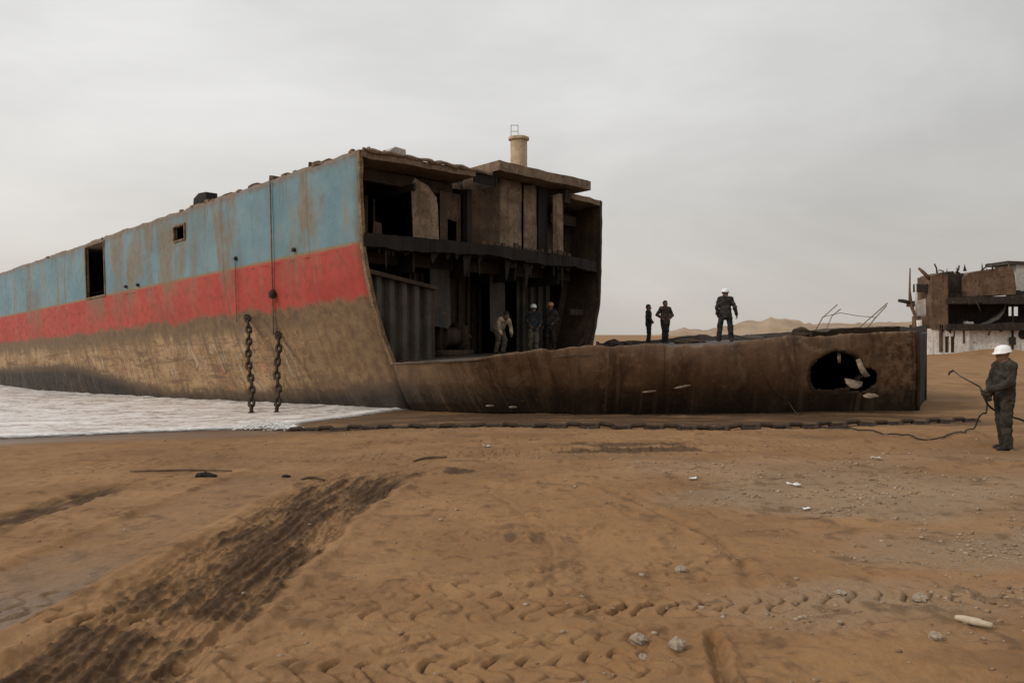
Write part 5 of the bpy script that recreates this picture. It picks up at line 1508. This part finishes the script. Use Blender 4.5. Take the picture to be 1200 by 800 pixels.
# ------------------------------------------------------------------ small things on the sand
PAPER = plain('white_litter', (.72, .71, .68), .7, .08); STONE = plain('grey_stone', (.30, .235, .17), .9, .3, 25, .5); WOOD = plain('driftwood', (.12, .075, .045), .9, .3, 30)
PWOOD = plain('bleached_wood', (.45, .36, .26), .8, .15, 30)
def litter(px_, py_, s_, label, seed):
    X_, Y_ = gp(px_, py_); g = G(); vs_ = []
    for a in range(6):
        for b in range(6):
            u_, w_ = a / 5 - .5, b / 5 - .5
            xx, yy = X_ + u_ * s_ * 1.5, Y_ + w_ * s_
            vs_.append((xx, yy, gz(xx, yy) + .02 + s_ * .55 * abs(float(fbm(a * .7 + seed * 5, b * .7, 400, 3))) + s_ * .25 * (u_ * u_ + w_ * w_)))
    g.add(vs_, [(a * 6 + b, (a + 1) * 6 + b, (a + 1) * 6 + b + 1, a * 6 + b + 1) for a in range(5) for b in range(5)])
    o = g.mk('paper_scrap', PAPER, None, True, loc=(X_, Y_, gz(X_, Y_)))
    s2 = o.modifiers.new('thick', 'SOLIDIFY'); s2.thickness = .004
    return tag(o, label, 'litter', 'white litter on the sand')
litter(930, 568.5, .115, 'largest crumpled white scrap, on the open sand below the bow', 1)
litter(1027, 539, .10, 'small white scrap on gravelly sand nearest the torch worker', 2)
litter(812, 561, .065, 'tiny white scrap left of the largest white scrap', 3)
litter(571, 525, .10, 'white scrap near the heavy chain, below the middle of the ship', 4)
litter(945, 595, .05, 'tiny pale scrap closer to the camera than the largest one', 5)
def stone(px_, py_, r, label, seed):
    X_, Y_ = gp(px_, py_); z_ = gz(X_, Y_)
    lump('stone', (X_, Y_, z_ + r * .35), r, STONE, label, 'stone', seed, 'loose stones on the sand', sq=(1.1, 1, .75))
stone(748, 752, .050, 'pale rounded stone, left one of the two largest at the bottom', 11)
stone(795, 759, .055, 'pale rounded stone, right one of the two largest at the bottom', 12)
stone(753, 763, .036, 'small stone just in front of the left large stone', 13)
stone(798, 668, .045, 'grey stone on the rutted sand above the two largest stones', 14)
stone(985, 700, .04, 'grey stone among gravel at the right, left of the gravel cluster', 15)
stone(1078, 706, .05, 'pale stone in the gravel cluster at the right', 16)
stone(1097, 752, .045, 'grey stone beside the bleached plank at the lower right', 17)
def stick(pts, r, mat, label, name='stick'):
    P2 = [];
    for x_, y_ in pts:
        X_, Y_ = gp(x_, y_); P2.append(Vector((X_, Y_, gz(X_, Y_) + (r if hasattr(r, 'real') else r[0]) * 1.1)))
    g = G(); q = catmull(P2, 6)
    g.tube(q, [r * (1 - .45 * abs(2 * k / (len(q) - 1) - 1)) * (1 + .4 * float(vn(k * .9, 1, 420))) for k in range(len(q))], 7)
    return tag(g.mk(name, mat, None, True, loc=tuple(P2[0])), label, 'driftwood')
stick([(152, 554), (185, 553), (225, 552), (272, 552)], .018, WOOD, 'long thin dark stick lying on the sand below the surf')
stick([(352, 565), (365, 563), (381, 562.5)], .020, WOOD, 'short dark stick near the far end of the churned track')
stick([(484, 540), (500, 537.5), (523, 536)], .022, WOOD, 'dark stick below the heavy chain near the middle')
stick([(1119, 733), (1140, 737), (1163, 741)], .028, PWOOD, 'bleached wood plank at the lower right of the sand', 'plank')
X_, Y_ = gp(241, 558); lump('seaweed_clump', (X_, Y_, gz(X_, Y_) + .02), .08, DARKER, 'dark seaweed clump beside the long thin stick', 'seaweed', 21, sq=(1.8, .8, .6))
X_, Y_ = gp(335, 557); lump('seaweed_clump', (X_, Y_, gz(X_, Y_) + .01), .045, DARKER, 'small dark clump right of the long thin stick', 'seaweed', 22, sq=(1.3, .8, .6))

# gravel: pebbles nobody could count
ico = np.array([(0, 0, 1), (.894, 0, .447), (.276, .851, .447), (-.724, .526, .447), (-.724, -.526, .447), (.276, -.851, .447), (.724, .526, -.447), (-.276, .851, -.447), (-.894, 0, -.447), (-.276, -.851, -.447), (.724, -.526, -.447), (0, 0, -1)])
icf = np.array([(0, 1, 2), (0, 2, 3), (0, 3, 4), (0, 4, 5), (0, 5, 1), (1, 6, 2), (2, 7, 3), (3, 8, 4), (4, 9, 5), (5, 10, 1), (2, 6, 7), (3, 7, 8), (4, 8, 9), (5, 9, 10), (1, 10, 6), (6, 11, 7), (7, 11, 8), (8, 11, 9), (9, 11, 10), (10, 11, 6)])
NP = 26000
Yc = 4 + 15 * rng.random(NP) ** 1.5; Xc = (-1.2 + 2.4 * rng.random(NP)) * (Yc * .62)
r = ground(Xc[None, :], Yc[None, :])
prob = np.clip(.012 + .02 * sst(0, 3, Xc) + .95 * r[3][0] * sst(-.2, .35, fbm(Xc * 1.7, Yc * 1.7, 430, 3)), 0, 1) * (1 - np.clip(r[2][0], 0, 1))
kp = rng.random(NP) < prob
Xc, Yc, Zc, gk = Xc[kp], Yc[kp], r[0][0][kp], r[3][0][kp]
sz = .006 + .017 * rng.random(len(Xc)) ** 3.0 + .006 * (Yc / 10)
V = ico[None] * (sz[:, None, None] * (.75 + .5 * rng.random((len(Xc), 12, 1)))) * np.array((1.15, 1, .6))[None, None]
V = V + np.stack([Xc, Yc, Zc + sz * .2], -1)[:, None, :]
Fc = (icf[None] + (np.arange(len(Xc)) * 12)[:, None, None]).reshape(-1, 3)
m = NB('pebbles'); n = m.noise(9, 3, .5); c = m.mix(m.step(n, .35, .65), (.17, .105, .06), (.36, .27, .19)); PEB = m.done(c, .9)
gv = mk('gravel', V.reshape(-1, 3), Fc, PEB)
tag(gv, 'scattered grey and pale pebbles strewn over the right side of the beach', 'gravel', kind='stuff')
# spray where the chains enter the surf
m = NB('surf_foam'); n = m.noise(14, 5, .7); m.bump(n, .6, .03); FOAM = m.done((.78, .76, .73), .7)
n_ = 4200
t = rng.random(n_)
cxs = np.interp(t, [0, .35, .6, 1], [at(282, 494, 18.9).x, at(300, 494, 18.9).x, at(318, 496, 18.9).x, at(338, 497, 19).x]) + rng.normal(0, .10, n_)
cys = 19.15 + rng.normal(0, .22, n_)
hgt = np.abs(rng.normal(0, .05, n_)) * sst(1.0, .2, np.abs(t - .4) * 2)
sz = .005 + .020 * rng.random(n_) ** 2.5
V = ico[None] * sz[:, None, None] * np.array((1.6, 1.2, .5)) + np.stack([cxs, cys, -.125 + hgt], -1)[:, None, :]
Fc = (icf[None] + (np.arange(n_) * 12)[:, None, None]).reshape(-1, 3)
sp = mk('surf_spray', V.reshape(-1, 3), Fc, FOAM, None, True)
tag(sp, 'white foam thrown up where the surf meets the hanging chains', 'foam', kind='stuff')
